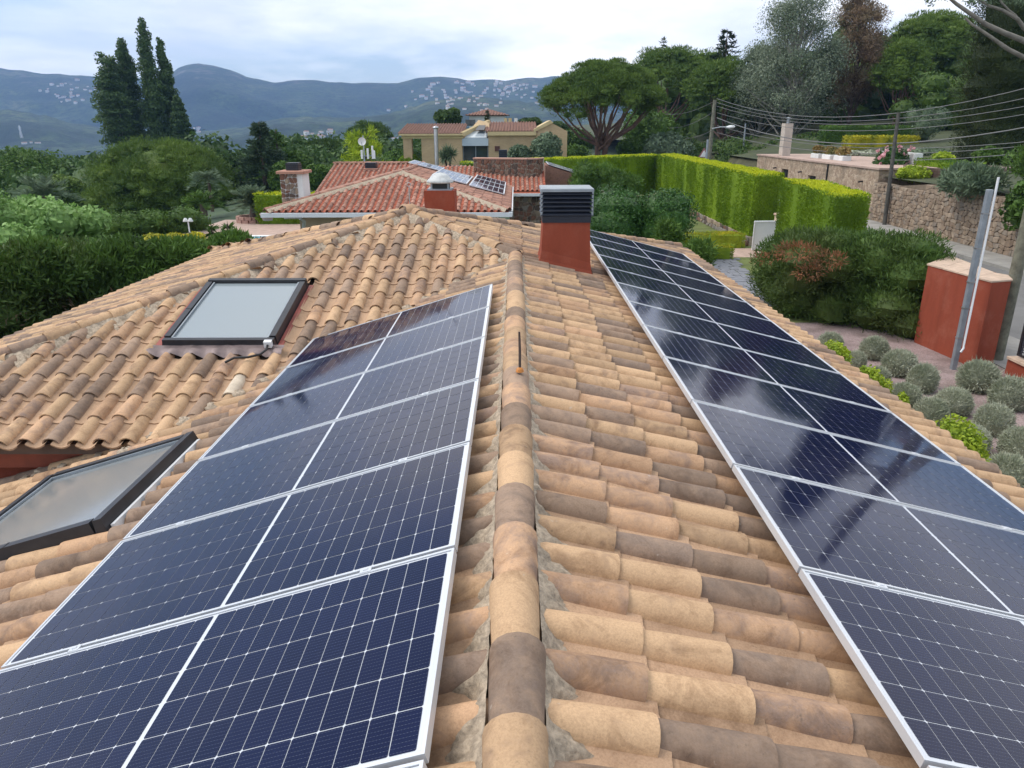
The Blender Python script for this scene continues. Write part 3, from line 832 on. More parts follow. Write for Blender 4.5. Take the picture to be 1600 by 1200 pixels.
# ================================================================== foliage
def leaves(P, Nn, size, aspect=0.5, droop=0.0, spread=0.9, jit=0.35):
    """one bent-free quad per point, facing roughly along Nn"""
    n = len(P)
    Nv = Nn+rng.normal(0, spread, (n, 3)); Nv /= np.linalg.norm(Nv, axis=1, keepdims=True)+1e-9
    A = rng.normal(0, 1, (n, 3)); A[:, 2] -= droop
    A -= Nv*(A*Nv).sum(1, keepdims=True); A /= np.linalg.norm(A, axis=1, keepdims=True)+1e-9
    B = np.cross(Nv, A)
    sz = size*(1+rng.uniform(-jit, jit, (n, 1)))
    a = A*sz*.5; b = B*sz*.5*aspect
    V = np.stack([P-a, P-a*.1+b, P+a, P-a*.1-b], 1).reshape(-1, 3)
    Q = np.arange(4*n).reshape(-1, 4)
    return V, Q
def needles(P, D, size, aspect=0.14, spread=0.6):
    """narrow quads pointing along D: needles, sprays, spikes"""
    n = len(P)
    A = D+rng.normal(0, spread, (n, 3)); A /= np.linalg.norm(A, axis=1, keepdims=True)+1e-9
    B = np.cross(A, rng.normal(0, 1, (n, 3))); B /= np.linalg.norm(B, axis=1, keepdims=True)+1e-9
    sz = size*(1+rng.uniform(-.35, .35, (n, 1)))
    a = A*sz; b = B*sz*aspect*.5
    V = np.stack([P-a*.15, P+a*.4+b, P+a, P+a*.4-b], 1).reshape(-1, 3)
    return V, np.arange(4*n).reshape(-1, 4)
def ell_pts(e, n, up=0.0, r0=0.72, r1=1.16):
    """points in the outer shell of an ellipsoid (cx,cy,cz,rx,ry,rz)"""
    e = np.asarray(e, float)
    u = rng.normal(0, 1, (n, 3)); u[:, 2] += up; u /= np.linalg.norm(u, axis=1, keepdims=True)
    r = rng.uniform(r0, r1, (n, 1))
    P = e[:3]+u*e[3:6]*r
    Nn = u/e[3:6]; Nn /= np.linalg.norm(Nn, axis=1, keepdims=True)
    return P, Nn
def lump(e, f=0.72, nu=9, nv=6, j=0.12):
    e = np.asarray(e, float); V = []; Q = []
    for a in range(nv+1):
        for b in range(nu):
            v = math.pi*a/nv; u = 2*math.pi*b/nu; r = f*(1+random.uniform(-j, j))
            V.append((e[0]+e[3]*r*math.sin(v)*math.cos(u), e[1]+e[4]*r*math.sin(v)*math.sin(u), e[2]+e[5]*r*math.cos(v)))
    for a in range(nv):
        for b in range(nu): Q.append((a*nu+b, a*nu+(b+1) % nu, (a+1)*nu+(b+1) % nu, (a+1)*nu+b))
    return np.array(V), np.array(Q)
class Fol:
    def __init__(s): s.V = []; s.Q = []; s.M = []; s.n = 0
    def add(s, VQ, m=0):
        V, Q = VQ; s.V.append(V); s.Q.append(Q+s.n); s.M.append(np.full(len(Q), m)); s.n += len(V); return s
    def mesh(s, name, *mats):
        return mesh_np(name, np.concatenate(s.V), np.concatenate(s.Q), mats=mats, mi=np.concatenate(s.M))
def crown(ells, n, size, aspect=0.5, up=0.5, core=0.7, spread=0.9, needle=False, f=None, m=0, r0=0.72, droop=0.0):
    f = f or Fol()
    vol = np.array([max(e[3]*e[4], e[3]*e[5]) for e in ells]); vol = vol/vol.sum()
    for e, v in zip(ells, vol):
        k = max(8, int(n*v))
        P, Nn = ell_pts(e, k, up, r0)
        if needle: f.add(needles(P, Nn*.6+np.array([0, 0, .55]), size, aspect, spread), m)
        else: f.add(leaves(P, Nn, size, aspect, droop, spread), m)
        if core: f.add(lump(e, core), m)
    return f
def cluster(c, R, k, r, flat=1.0, up=False, rmin=0.6):
    """k lobes of radius r spread through an ellipsoid of radii R about c"""
    out = []
    for i in range(k):
        u = rng.normal(0, 1, 3); u /= np.linalg.norm(u)
        if up: u[2] = abs(u[2])
        rr = rng.uniform(rmin, 1.0)
        q = np.array(c)+u*np.array(R)*rr
        s = r*rng.uniform(.75, 1.25)
        out.append((*q, s, s, s*flat))
    return out
def limb(mb, a, b, r0, r1, sag=0.0, n=5, j=0.0):
    a = Vector(a); b = Vector(b); pts = []; rs = []
    for i in range(n+1):
        t = i/n; p = a.lerp(b, t)
        p.z += sag*math.sin(math.pi*t)
        if 0 < i < n: p += Vector((random.uniform(-j, j), random.uniform(-j, j), random.uniform(-j, j)))
        pts.append(p); rs.append(r0+(r1-r0)*t)
    mb.tube(pts, rs, 7)
def tree(name, label, cat, base, fol, leafm, trunks, bark, group=None, leafname='crown'):
    t = thing(name, label, cat, base, group)
    if trunks: trunks.part('trunk', t, bark)
    mats = leafm if isinstance(leafm, (list, tuple)) else (leafm,)
    child(leafname, fol.mesh(leafname, *mats), t)
    return t

# ================================================================== the ground
def sstep(a, b, x):
    t = np.clip((x-a)/(b-a), 0, 1); return t*t*(3-2*t)
def ground(x, y):
    x = np.asarray(x, float); y = np.asarray(y, float)
    z = np.zeros_like(x+y)
    z = z-0.5*sstep(-6, -12, x)*sstep(34, 24, y)
    left = np.clip(-17-x-0.0*y, 0, 400)
    z = z-0.16*left
    front = np.clip(y-88, 0, 900)*sstep(30, 0, x)
    z = z-0.085*front
    z = np.maximum(z, -58+2*np.sin(x*.011)*np.cos(y*.013))
    return z
def hill_r(x, y):
    """the garden ground beyond the retaining wall and the wooded rise"""
    z = 2.35+0.045*np.clip(np.asarray(x, float)-20.2, 0, 200)+0.04*np.clip(np.asarray(y, float)-45, 0, 60)*sstep(18, 35, x)
    return z
def sheet(name, xs, ys, fz, mat, keep=None, kind='structure'):
    X, Y = np.meshgrid(xs, ys); Z = fz(X, Y)
    V = np.stack([X, Y, Z], -1).reshape(-1, 3); nx = len(xs); ny = len(ys)
    i = (np.arange(ny-1)[:, None]*nx+np.arange(nx-1)[None]).ravel()
    Q = np.stack([i, i+1, i+nx+1, i+nx], 1)
    if keep is not None:
        c = V[Q].mean(1); Q = Q[keep(c[:, 0], c[:, 1])]
    o = bpy.data.objects.new(name, mesh_np(name, V, Q, mats=(mat,), smooth=True)); C.objects.link(o); o['kind'] = kind
    return o
SOIL = plain('garden_earth', (0.085, 0.082, 0.04), 0.95, 0.35, 0.6, bmp=0.3)
VALLEY = None
m, t, b, o_ = newmat('valley_floor')
p_ = gpos(t)
c_ = ramp(t, noise(t, 0.012, 8, 0.7, p_), [(0.38, (0.030, 0.055, 0.022)), (0.52, (0.05, 0.085, 0.03)), (0.60, (0.10, 0.13, 0.05)), (0.68, (0.045, 0.075, 0.028))])
c_ = mixc(t, ramp(t, noise(t, 0.09, 6, 0.7, p_), [(.4, (0, 0, 0)), (.62, (1, 1, 1))]), c_, (0.022, 0.042, 0.018))
t.links.new(c_, b.inputs['Base Color']); b.inputs['Roughness'].default_value = 0.95
VALLEY = m
gx = np.concatenate([-np.geomspace(2600, 40, 40), np.linspace(-38, 60, 50), np.geomspace(64, 1500, 26)])
gy = np.concatenate([np.linspace(-40, 130, 60), np.geomspace(135, 3200, 50)])
sheet('ground', gx, gy, ground, VALLEY)
def patch(name, x0, x1, y0, y1, mat, h=0.004, n=(2, 2), poly=None):
    if poly:
        mb = MB(); mb.add([(x, y, h) for x, y in poly], [tuple(range(len(poly)))])
        return mb.obj(name, mat, kind='structure')
    return sheet(name, np.linspace(x0, x1, n[0]), np.linspace(y0, y1, n[1]), lambda X, Y: X*0+h, mat)
m, t, b, o_ = newmat('lilac_gravel'); p_ = gpos(t)
vor = t.nodes.new('ShaderNodeTexVoronoi'); vor.inputs['Scale'].default_value = 42; t.links.new(p_, vor.inputs['Vector'])
gcol = mixc(t, vor.outputs['Color'], (0.22, 0.155, 0.15), (0.42, 0.32, 0.30))
gcol = mixc(t, ramp(t, noise(t, 1.1, 5, 0.6, p_), [(.45, (0, 0, 0)), (.7, (1, 1, 1))]), gcol, (0.16, 0.115, 0.10))
t.links.new(gcol, b.inputs['Base Color']); b.inputs['Roughness'].default_value = 0.95
bump(t, b, vor.outputs['Distance'], 0.6, 0.02); GRAVEL = m
patch('gravel_bed', 3.6, 10.6, 3, 19.2, GRAVEL, 0.004)
def plane_z(X, Y): return X*0
patch('lawn', 3.0, 11.4, 19.2, 29.6, GRASS, 0.006)
patch('lawn', 3.0, 11.4, 31.9, 60, GRASS, 0.006)
PAVE = plain('pale_pink_paving', (0.45, 0.32, 0.26), 0.85, 0.15, 3)
patch('paved_walk', 3.0, 13.0, 29.6, 31.9, PAVE, 0.008)
patch('road', 12.4, 17.8, -10, 140, ASPHALT, 0.010, (8, 60))
patch('near_verge', 10.62, 12.4, -10, 32, CONCRETE, 0.012, (3, 20))
mb = MB(); mb.box((17.8, -10, -.2), (18.0, 75, .12)); mb.obj('kerb', CONCRETE, kind='structure')
mb = MB(); mb.box((18.0, -10, -.2), (19.5, 75, .115)); mb.obj('pavement', CONCRETE, kind='structure')
sheet('garden_terrace', np.concatenate([[20.0], np.linspace(20.6, 60, 34), np.geomspace(64, 400, 16)]), np.concatenate([np.linspace(-20, 120, 50), np.geomspace(126, 500, 14)]), hill_r, plain('terrace_turf', (0.05, 0.062, 0.022), 0.95, 0.3, 0.5))

bank = lambda X, Y: hill_r(X, Y)*sstep(18.2, 20.6, X)
sheet('grass_bank', np.linspace(18.2, 20.6, 8), np.linspace(62.7, 120, 30), bank, SOIL)
# slate stepping path: flags laid side by side
SLATE = plain('grey_slate', (0.20, 0.205, 0.235), 0.7, 0.2, 5, bmp=0.3)
mb = MB(); mb.box((5.4, 20.6, -.06), (8.62, 29.6, .0085), mat=None)
path = bpy.data.objects.new('slate_path', None); C.objects.link(path); path['kind'] = 'structure'
_loc[path.name] = Vector((0, 0, 0))
for j in range(24):
    y = 21.0+j*.36; xc = 8.15-0.30*(29.6-y)*0.42+0.0
    x = xc-.55
    while x < xc+.5:
        wd = random.uniform(.28, .5)
        mbf = MB(); z1 = .022+random.uniform(0, .012)
        q = [(x+.012+random.uniform(-.03, .03), y+.012), (x+wd-.012, y+.012+random.uniform(-.03, .03)), (x+wd-.012+random.uniform(-.03, .03), y+.348), (x+.012, y+.348+random.uniform(-.03, .03))]
        mbf.hexa([(a, b_, .0) for a, b_ in q]+[(a, b_, z1) for a, b_ in q])
        mbf.part('flagstone', path, SLATE)
        x += wd

# ------------------------------------------------------------------ hedges
def hedge_faces(f, A, B, z0a, z0b, z1, n, size, m, nrm, thick=.05, wav=.035):
    u = rng.uniform(0, 1, n); v = rng.uniform(0, 1, n)
    A = np.array(A); B = np.array(B)
    P = np.zeros((n, 3)); P[:, :2] = A+(B-A)*u[:, None]
    P[:, 2] = z0a+(z0b-z0a)*u+v*(z1-z0a-(z0b-z0a)*u)
    L = np.linalg.norm(B-A)
    dn = wav*(np.sin(u*L*1.7)+.6*np.sin(u*L*4.1+1)+.5*np.sin(v*3+u*L))+rng.uniform(-thick, thick*.4, n)
    P[:, :2] += np.array(nrm)*dn[:, None]
    Nn = np.tile(np.array([nrm[0], nrm[1], .25]), (n, 1))
    f.add(needles(P, Nn*.6+np.array([0, 0, .6]), size, .5, .5), m)
def box_hedge(name, label, poly, z0, z1, den, size, mats, group=None, topden=None, cat='hedge', z0s=None):
    """poly: footprint corners in order; sides mats[0], top mats[1]"""
    c = np.mean(poly, 0)
    th = thing(name, label, cat, (c[0], c[1], z0), group)
    f = Fol(); k = len(poly)
    inner = [tuple(c+(np.array(p)-c)*(1-.10/max(.3, np.linalg.norm(np.array(p)-c)))) for p in poly]
    for i in range(k):
        a = np.array(poly[i]); b_ = np.array(poly[(i+1) % k]); L = np.linalg.norm(b_-a)
        nr = np.array([(b_-a)[1], -(b_-a)[0]])/L
        if np.dot(nr, (a+b_)/2-c) < 0: nr = -nr
        hedge_faces(f, a, b_, z0, z0, z1, int(L*(z1-z0)*den), size, 0, nr)
    # top
    from_tri = []
    A = np.array(poly)
    for i in range(1, k-1):
        tri = (A[0], A[i], A[i+1]); ar = abs(np.cross(tri[1]-tri[0], tri[2]-tri[0]))/2
        n = int(ar*(topden or den)*1.25)
        r1 = np.sqrt(rng.uniform(0, 1, n))[:, None]; r2 = rng.uniform(0, 1, n)[:, None]
        P2 = tri[0]*(1-r1)+tri[1]*r1*(1-r2)+tri[2]*r1*r2
        P = np.concatenate([P2, z1-.04+rng.normal(0, .012, (n, 1))+.03*np.sin(P2[:, :1]*3+P2[:, 1:]*2.3)], 1)
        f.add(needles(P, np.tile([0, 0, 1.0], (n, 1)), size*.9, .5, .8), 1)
    V = np.array([(x, y, z0) for x, y in inner]+[(x, y, z1-.09) for x, y in inner])
    Q = [(i, (i+1) % k, k+(i+1) % k, k+i) for i in range(k)]
    f.add((V, np.array(Q)), 0)
    if k == 4: f.add((V[4:], np.array([[0, 1, 2, 3]])), 0)
    child('foliage', f.mesh('foliage', *mats), th)
    return th
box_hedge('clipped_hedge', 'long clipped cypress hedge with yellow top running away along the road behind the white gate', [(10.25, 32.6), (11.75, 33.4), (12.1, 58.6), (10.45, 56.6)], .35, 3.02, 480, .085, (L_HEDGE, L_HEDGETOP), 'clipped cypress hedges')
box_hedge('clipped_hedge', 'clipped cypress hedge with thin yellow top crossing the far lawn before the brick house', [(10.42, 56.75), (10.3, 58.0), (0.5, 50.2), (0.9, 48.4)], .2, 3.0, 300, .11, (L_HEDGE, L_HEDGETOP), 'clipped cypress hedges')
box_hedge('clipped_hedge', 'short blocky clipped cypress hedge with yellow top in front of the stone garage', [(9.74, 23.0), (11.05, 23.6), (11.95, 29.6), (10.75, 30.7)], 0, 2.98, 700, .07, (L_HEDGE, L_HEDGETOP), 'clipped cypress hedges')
box_hedge('low_hedge', 'low golden hedge edging the far side of the paved walk', [(5.6, 31.95), (9.85, 31.95), (9.85, 32.75), (5.6, 32.75)], 0, .62, 900, .06, (L_LIME, L_YELLOW), 'low golden hedges')
box_hedge('low_hedge', 'shorter low golden hedge on the near side of the paved walk', [(6.0, 29.0), (8.55, 29.0), (8.55, 29.55), (6.0, 29.55)], 0, .55, 900, .06, (L_LIME, L_YELLOW), 'low golden hedges')
# stone edging under the long hedge
STONE = [plain('rubble_stone_'+n_, c_, 0.9, 0.25, 6, bmp=0.4, bscale=25) for n_, c_ in (('brown', (0.21, 0.15, 0.11)), ('tan', (0.33, 0.25, 0.18)), ('grey', (0.25, 0.22, 0.19)), ('rust', (0.20, 0.10, 0.065)), ('dark', (0.10, 0.07, 0.055)))]
JOINT = plain('pale_mortar_joint', (0.40, 0.34, 0.27), 0.95, 0.15, 8)
def rubble(P, U, W, H, nx, ny, depth=.05, gap=.02, rnd=.35, seed=1, clip=None):
    """irregular stones covering a rectangle from P along U (width) and up: list of (MB, tone)"""
    r = random.Random(seed); P = Vector(P); U = Vector(U).normalized(); Nn = U.cross(Vector((0, 0, 1))).normalized()
    out = []; y = 0.0
    gx_ = [[None]*(nx+1) for _ in range(ny+1)]
    for j in range(ny+1):
        for i in range(nx+1):
            jx = r.uniform(-rnd, rnd)*W/nx if 0 < i < nx else 0
            jy = r.uniform(-rnd, rnd)*H/ny if 0 < j < ny else 0
            off = (W/nx*.5 if j % 2 and 0 < i < nx else 0)
            gx_[j][i] = (min(W, i*W/nx+jx+off*.6), j*H/ny+jy)
    for j in range(ny):
        for i in range(nx):
            q = [gx_[j][i], gx_[j][i+1], gx_[j+1][i+1], gx_[j+1][i]]
            cx_ = sum(a for a, b in q)/4; cy_ = sum(b for a, b in q)/4
            if clip and not clip(cx_, cy_): continue
            oc = []
            for k in range(4):
                a = q[k]; b = q[(k+1) % 4]
                for t in (.16, .84):
                    x = a[0]+(b[0]-a[0])*t; z = a[1]+(b[1]-a[1])*t
                    d = math.hypot(cx_-x, cy_-z)+1e-6
                    x += (cx_-x)/d*gap; z += (cy_-z)/d*gap; oc.append((x, z))
            dp = depth*r.uniform(.6, 1.3); mb = MB()
            vs = [P+U*x+Vector((0, 0, z)) for x, z in oc]+[P+U*x+Vector((0, 0, z))+Nn*dp*.8 for x, z in oc]
            cc_ = [(x+(cx_-x)*.2, z+(cy_-z)*.2) for x, z in oc]
            vs += [P+U*x+Vector((0, 0, z))+Nn*dp for x, z in cc_]
            fs = [(i_, (i_+1) % 8, 8+(i_+1) % 8, 8+i_) for i_ in range(8)]+[(8+i_, 8+(i_+1) % 8, 16+(i_+1) % 8, 16+i_) for i_ in range(8)]+[tuple(range(16, 24))]
            mb.add(vs, fs); out.append((mb, r.randrange(len(STONE))))
    return out
def join(list_):
    J = MB()
    for mb, k in list_: J.add(mb.v, mb.f, k)
    return J
ed = thing('stone_edging', 'low rough stone edging wall below the long clipped hedge', 'wall', (10.3, 33, 0))
mb = MB(); mb.box((10.24, 32.5, 0), (10.55, 46.5, .40)); mb.part('wall_core', ed, JOINT)
for mbx, k in rubble((10.235, 46.5, .0), (0, -1, 0), 14, .42, 30, 2, .06, .012, .3, 5): mbx.part('stone', ed, STONE[k])

# ------------------------------------------------------------------ white gate, pillar, lantern
gt = thing('white_gate', 'white solid gate leaf standing open before the hedge end', 'gate', (10.25, 31.0, 0))
mb = MB(); R_ = Matrix.Translation((9.98, 31.2, .03)) @ Matrix.Rotation(math.radians(4), 4, 'Z')
mb.bevbox((0, 0, 0), (1.02, .05, 1.22), .012, mat=R_); mb.part('gate_leaf', gt, plain('bright_white_gate_paint', (.85, .85, .85), .5, .04, 2))
mb = MB()
for lo, hi in (((.0, -.014, 0), (.06, -.001, 1.2)), ((.96, -.014, 0), (1.02, -.001, 1.2)), ((.061, -.014, 1.13), (.959, -.001, 1.19)), ((.061, -.014, .03), (.959, -.001, .1))): mb.box(lo, hi, mat=R_)
mb.part('gate_frame', gt, WHITE)
gp = thing('gate_pillar', 'pale gate pillar carrying the white lantern', 'pillar', (11.25, 31.7, 0))
mb = MB(); mb.bevbox((11.02, 31.5, 0), (11.40, 31.9, 1.42), .02); mb.part('shaft', gp, CREAM)
mb = MB(); mb.bevbox((10.98, 31.46, 1.42), (11.44, 31.94, 1.50), .02); mb.part('cap', gp, BEIGE)
ln = thing('garden_lantern', 'white lantern on the gate pillar', 'lantern', (11.2, 31.7, 1.5))
mb = MB(); mb.lathe([(.11, 0), (.10, .03), (.04, .08), (.035, .2), (.06, .26), (.05, .30)], (11.21, 31.7, 1.5), 10); mb.part('stem', ln, WHITEMETAL)
mb = MB(); mb.lathe([(.07, .30), (.115, .52)], (11.21, 31.7, 1.5), 6, sm=False); mb.part('glass', ln, glass_mat('smoky_lantern_glass', (.12, .12, .12), .1))
mb = MB(); mb.lathe([(.15, .52), (.15, .545), (.06, .66), (.03, .68), (.03, .72), (0, .74)], (11.21, 31.7, 1.5), 6, sm=False); mb.part('roof', ln, WHITEMETAL)
for k in range(6):
    a = math.pi*2*k/6
    mb = MB(); mb.tube([(11.21+.072*math.cos(a), 31.7+.072*math.sin(a), 1.8), (11.21+.118*math.cos(a), 31.7+.118*math.sin(a), 2.02)], .010, 5); mb.part('bar', ln, WHITEMETAL)

# ------------------------------------------------------------------ gravel garden: domed shrubs and lime bushes
def dome_mesh(seed, n=4200):
    f = Fol(); e = (0, 0, .20, .30, .30, .30)
    P, Nn = ell_pts(e, n, .35, .82, 1.02); k = P[:, 2] > 0.0
    f.add(needles(P[k], Nn[k]+np.array([0, 0, .35]), .052, .30, .5), 0)
    P, Nn = ell_pts(e, 160, .5, .95, 1.05); k = P[:, 2] > 0.1
    f.add(needles(P[k], Nn[k]+np.array([0, 0, .8]), .10, .10, .3), 0)
    f.add(lump((0, 0, .18, .30, .30, .27), .86, 12, 7, .04), 0)
    return f.mesh('foliage', L_GREY)
DOMES = [dome_mesh(i) for i in range(3)]
balls = [(7.30, 16.42, 'grey domed shrub nearest the dark juniper hedge, behind the lime bush at the eave', 1.0), (8.13, 16.01, 'grey domed shrub in front of the juniper hedge, farthest of the middle row', .95),
 (8.12, 14.85, 'grey domed shrub second in the middle row, left of the bare gravel', 1.05), (8.09, 13.84, 'grey domed shrub third in the middle row, right of the small domes at the eave', 1.0),
 (8.04, 12.64, 'grey domed shrub fourth in the middle row, below the foot of the steel pole', 1.0), (9.20, 13.86, 'largest grey domed shrub, hiding the foot of the red wall beside the steel pole', 1.25),
 (9.19, 12.87, 'big grey domed shrub below the dark grille fence', 1.1), (8.19, 11.70, 'grey domed shrub alone in the gravel, fifth of the middle row', .95),
 (7.30, 12.98, 'grey domed shrub at the eave, beside the third lime bush', .9), (7.24, 11.96, 'grey domed shrub at the eave, just above the big lime bush', 1.0),
 (7.42, 15.31, 'small grey domed shrub at the eave, between two lime bushes', .7), (7.96, 10.64, 'grey domed shrub cut by the right edge of the picture', 1.0),
 (7.07, 9.55, 'nearest grey domed shrub, low on the right above the eave tiles', 1.15), (7.35, 10.95, 'grey domed shrub half hidden behind the big lime bush', .9),
 (7.40, 14.24, 'small grey domed shrub at the eave, behind the second lime bush', .72), (9.25, 11.6, 'grey domed shrub on the right edge, under the grille fence', 1.0)]
for i, (x, y, lab, s) in enumerate(balls):
    t = thing('domed_shrub', lab, 'shrub', (x, y, 0), 'grey domed shrubs in the gravel bed')
    child('foliage', DOMES[i % 3], t, Matrix.Translation((x, y, 0)) @ Matrix.Rotation(i*1.9, 4, 'Z') @ Matrix.Diagonal((s*random.uniform(.90, 1.08), s*random.uniform(.90, 1.08), s*random.uniform(.88, 1.06), 1)))
def bush(name, label, c, R, n, size, lm, cat='shrub', k=9, r=None, aspect=.55, needle=False, group=None, core=.66, stem=True, up=.4, flat=.9, spread=.9, extra=None, rmin=.45):
    f = Fol()
    ells = cluster(c, [q*.62 for q in R], k, r or min(R)*.55, flat, rmin=rmin)
    crown(ells, n, size, aspect, up, core, spread, needle, f)
    crown([(c[0], c[1], c[2], R[0]*.74, R[1]*.74, R[2]*.74)], int(n*.35), size, aspect, up, .8, spread, needle, f)
    if extra: extra(f)
    gz = float(hill_r(c[0], c[1])) if c[0] > 20 else float(ground(c[0], c[1]))
    t = thing(name, label, cat, (c[0], c[1], gz), group)
    child('foliage', f.mesh('foliage', *(lm if isinstance(lm, tuple) else (lm,))), t)
    if c[2]-R[2] > gz+.12 and not 18.6 < c[0] <= 20.2:
        mb = MB(); r_ = min(.25, .07+R[0]*.05); limb(mb, (c[0], c[1], gz-.2), (c[0]+R[0]*.05, c[1], c[2]), r_, r_*.6, 0, 4, .03)
        for a_ in (0.4, 2.5, 4.4): limb(mb, (c[0], c[1], gz+(c[2]-gz)*.55), (c[0]+R[0]*.45*math.cos(a_), c[1]+R[1]*.45*math.sin(a_), c[2]), r_*.6, r_*.3, 0, 3, .03)
        mb.part('trunk', t, BARK)
    return t
for bx, by, bw, bh_, lab in ((1302, 552, 58, 30, 'lime green bush at the eave, farthest, under the juniper hedge'), (1358, 596, 56, 36, 'lime green bush at the eave, second from the juniper hedge'), (1408, 630, 34, 26, 'small lime green bush just showing over the eave tiles'), (1490, 688, 92, 58, 'largest lime green bush at the eave, nearest the viewer')):
    d_ = 5.7/((bx-805)/FPX); q = atd(bx, by, d_); k_ = d_/FPX/2
    tz = (q.z+bh_*k_*1.35)*1.09; bush('lime_bush', lab, (q.x, q.y, tz/2), (bw*k_*1.15, bw*k_*1.4, tz/2), 7500, .055, L_LIME, group='lime bushes along the eave', k=26, aspect=.55)

# ------------------------------------------------------------------ juniper hedge with a dead patch
def juniper(label, ells, n, size, mat, dead=None):
    f = Fol(); crown(ells, n, size, .20, .3, .80, .55, True, f)
    if dead:
        for e, k in dead:
            P, Nn = ell_pts(e, k, .2, .5, 1.05); f.add(needles(P, Nn+np.array([-.3, -.2, .2]), size*.9, .22, .5), 1)
    t = thing('juniper_hedge', label, 'hedge', (ells[0][0], ells[0][1], 0))
    child('foliage', f.mesh('foliage', *mat), t); return t
je = []
for i in range(46):
    u = random.random(); x = 7.6+u*2.5; y = 20.4-u*2.3+random.uniform(-.6, 1.6); z = random.uniform(.25, 1.75)
    je.append((x, y, z, .75, .75, .55))
for i in range(12):
    u = i/11; je.append((7.55+u*2.75, 20.6-u*2.3, 1.72+.25*math.sin(i*2.1)+.18*u, .62, .6, .36))
je += [(7.3, 19.9, .7, .45, .5, .4), (7.15, 20.3, 1.3, .4, .4, .25), (10.5, 18.5, 1.85, .35, .35, .25)]
pd = aty(1255, 396, 18.75)
dead = [((pd.x-.15, pd.y, pd.z+.05, .62, .35, .24), 420), ((pd.x+.55, pd.y-.25, pd.z-.12, .45, .3, .25), 300), ((pd.x+.1, pd.y-.30, pd.z-.42, .4, .25, .25), 200), ((pd.x-.9, pd.y+.2, pd.z-.15, .4, .3, .15), 90)]
juniper('wide dark green juniper hedge with a dead rust brown patch, left of the red wall', je, 80000, .13, (L_CYP, L_RUSTY), dead)

# ------------------------------------------------------------------ red wall, poles, grille
rw = thing('red_wall', 'rust red rendered wall block with beige cap slabs beside the gravel bed', 'wall', (9.9, 16, 0))
foot = [(9.97, 15.25), (10.50, 15.45), (10.72, 15.95), (10.90, 18.5), (9.72, 17.3)]
mb = MB(); mb.prism([(x, y, -.1) for x, y in foot], (0, 0, 1.98)); mb.part('rendered_wall', rw, RUST)
def lerp2(t, a, b): return (a[0]+(b[0]-a[0])*t, a[1]+(b[1]-a[1])*t)
capL = [(9.955, 15.235), (9.70, 17.33)]; capR = [(10.52, 15.43), (10.915, 18.53)]
for k in range(4):
    a, b_ = k/4+.003, (k+1)/4-.003
    q = [lerp2(a, *capL), lerp2(a, *capR), lerp2(b_, *capR), lerp2(b_, *capL)]
    if k == 0: q = [lerp2(a, *capL), (10.515, 15.43), (10.735, 15.94), lerp2(b_, *capR), lerp2(b_, *capL)]
    mb = MB(); mb.prism([(x, y, 1.883) for x, y in q], (0, 0, .032)); mb.part('cap_slab', rw, BEIGE)
sp = thing('steel_pole', 'grey galvanised steel pole with a white conduit in front of the red wall', 'pole', (9.58, 15.35, 0))
pB = atz(1489, 577, 0.0); px_, py_ = pB.x, pB.y
mb = MB(); mb.bevbox((px_-.055, py_-.05, 0), (px_+.055, py_+.05, 3.78), .008); mb.part('post', sp, GREYMETAL)
mb = MB(); mb.tube([(px_+.02, py_-.11, .42), (px_+.07, py_-.10, .50), (px_+.085, py_-.06, .58), (px_+.085, py_-.06, 4.02)], .024, 8); mb.part('conduit', sp, WHITEMETAL)
for z in (.7, 1.35, 1.9, 2.6, 3.3):
    mb = MB(); mb.box((px_-.062, py_-.057, z), (px_+.115, py_+.057, z+.022)); mb.part('strap', sp, STEEL)
wp = thing('utility_pole', 'thick weathered wooden utility pole cut by the right edge beside the red wall', 'utility pole', (10.88, 15.9, 0))
mb = MB(); mb.tube([(10.86, 15.9, -.1), (10.87, 15.9, 2.5), (10.88, 15.9, 7.5)], [.135, .125, .10], 12); mb.part('shaft', wp, WOOD)
gf = thing('grille_fence', 'dark perforated metal fence panel on a low red wall at the right edge', 'fence', (10.5, 14, 0))
mb = MB(); mb.box((10.42, 8.0, -.1), (10.62, 14.90, .34)); mb.part('low_wall', gf, RUST)
mb = MB(); mb.bevbox((10.37, 8.0, .343), (10.67, 14.88, .40), .01); mb.part('wall_coping', gf, BEIGE)
mb = MB(); mb.box((10.50, 8.3, .44), (10.54, 8.36, 1.45)); mb.box((10.50, 14.72, .44), (10.54, 14.78, 1.45)); mb.box((10.503, 8.36, 1.39), (10.537, 14.72, 1.45)); mb.box((10.503, 8.36, .44), (10.537, 14.72, .49)); mb.part('fence_frame', gf, DARKMETAL)
mb = MB()
for i in range(64): 
    y = 8.42+i*.099; mb.box((10.512, y, .49), (10.526, y+.022, 1.39))
for i in range(17):
    z = .53+i*.052; mb.box((10.5265, 8.36, z), (10.533, 14.72, z+.020))
mb.part('grille_bars', gf, plain('dark_grille', (0.03, 0.03, 0.045), .5), kind='stuff')

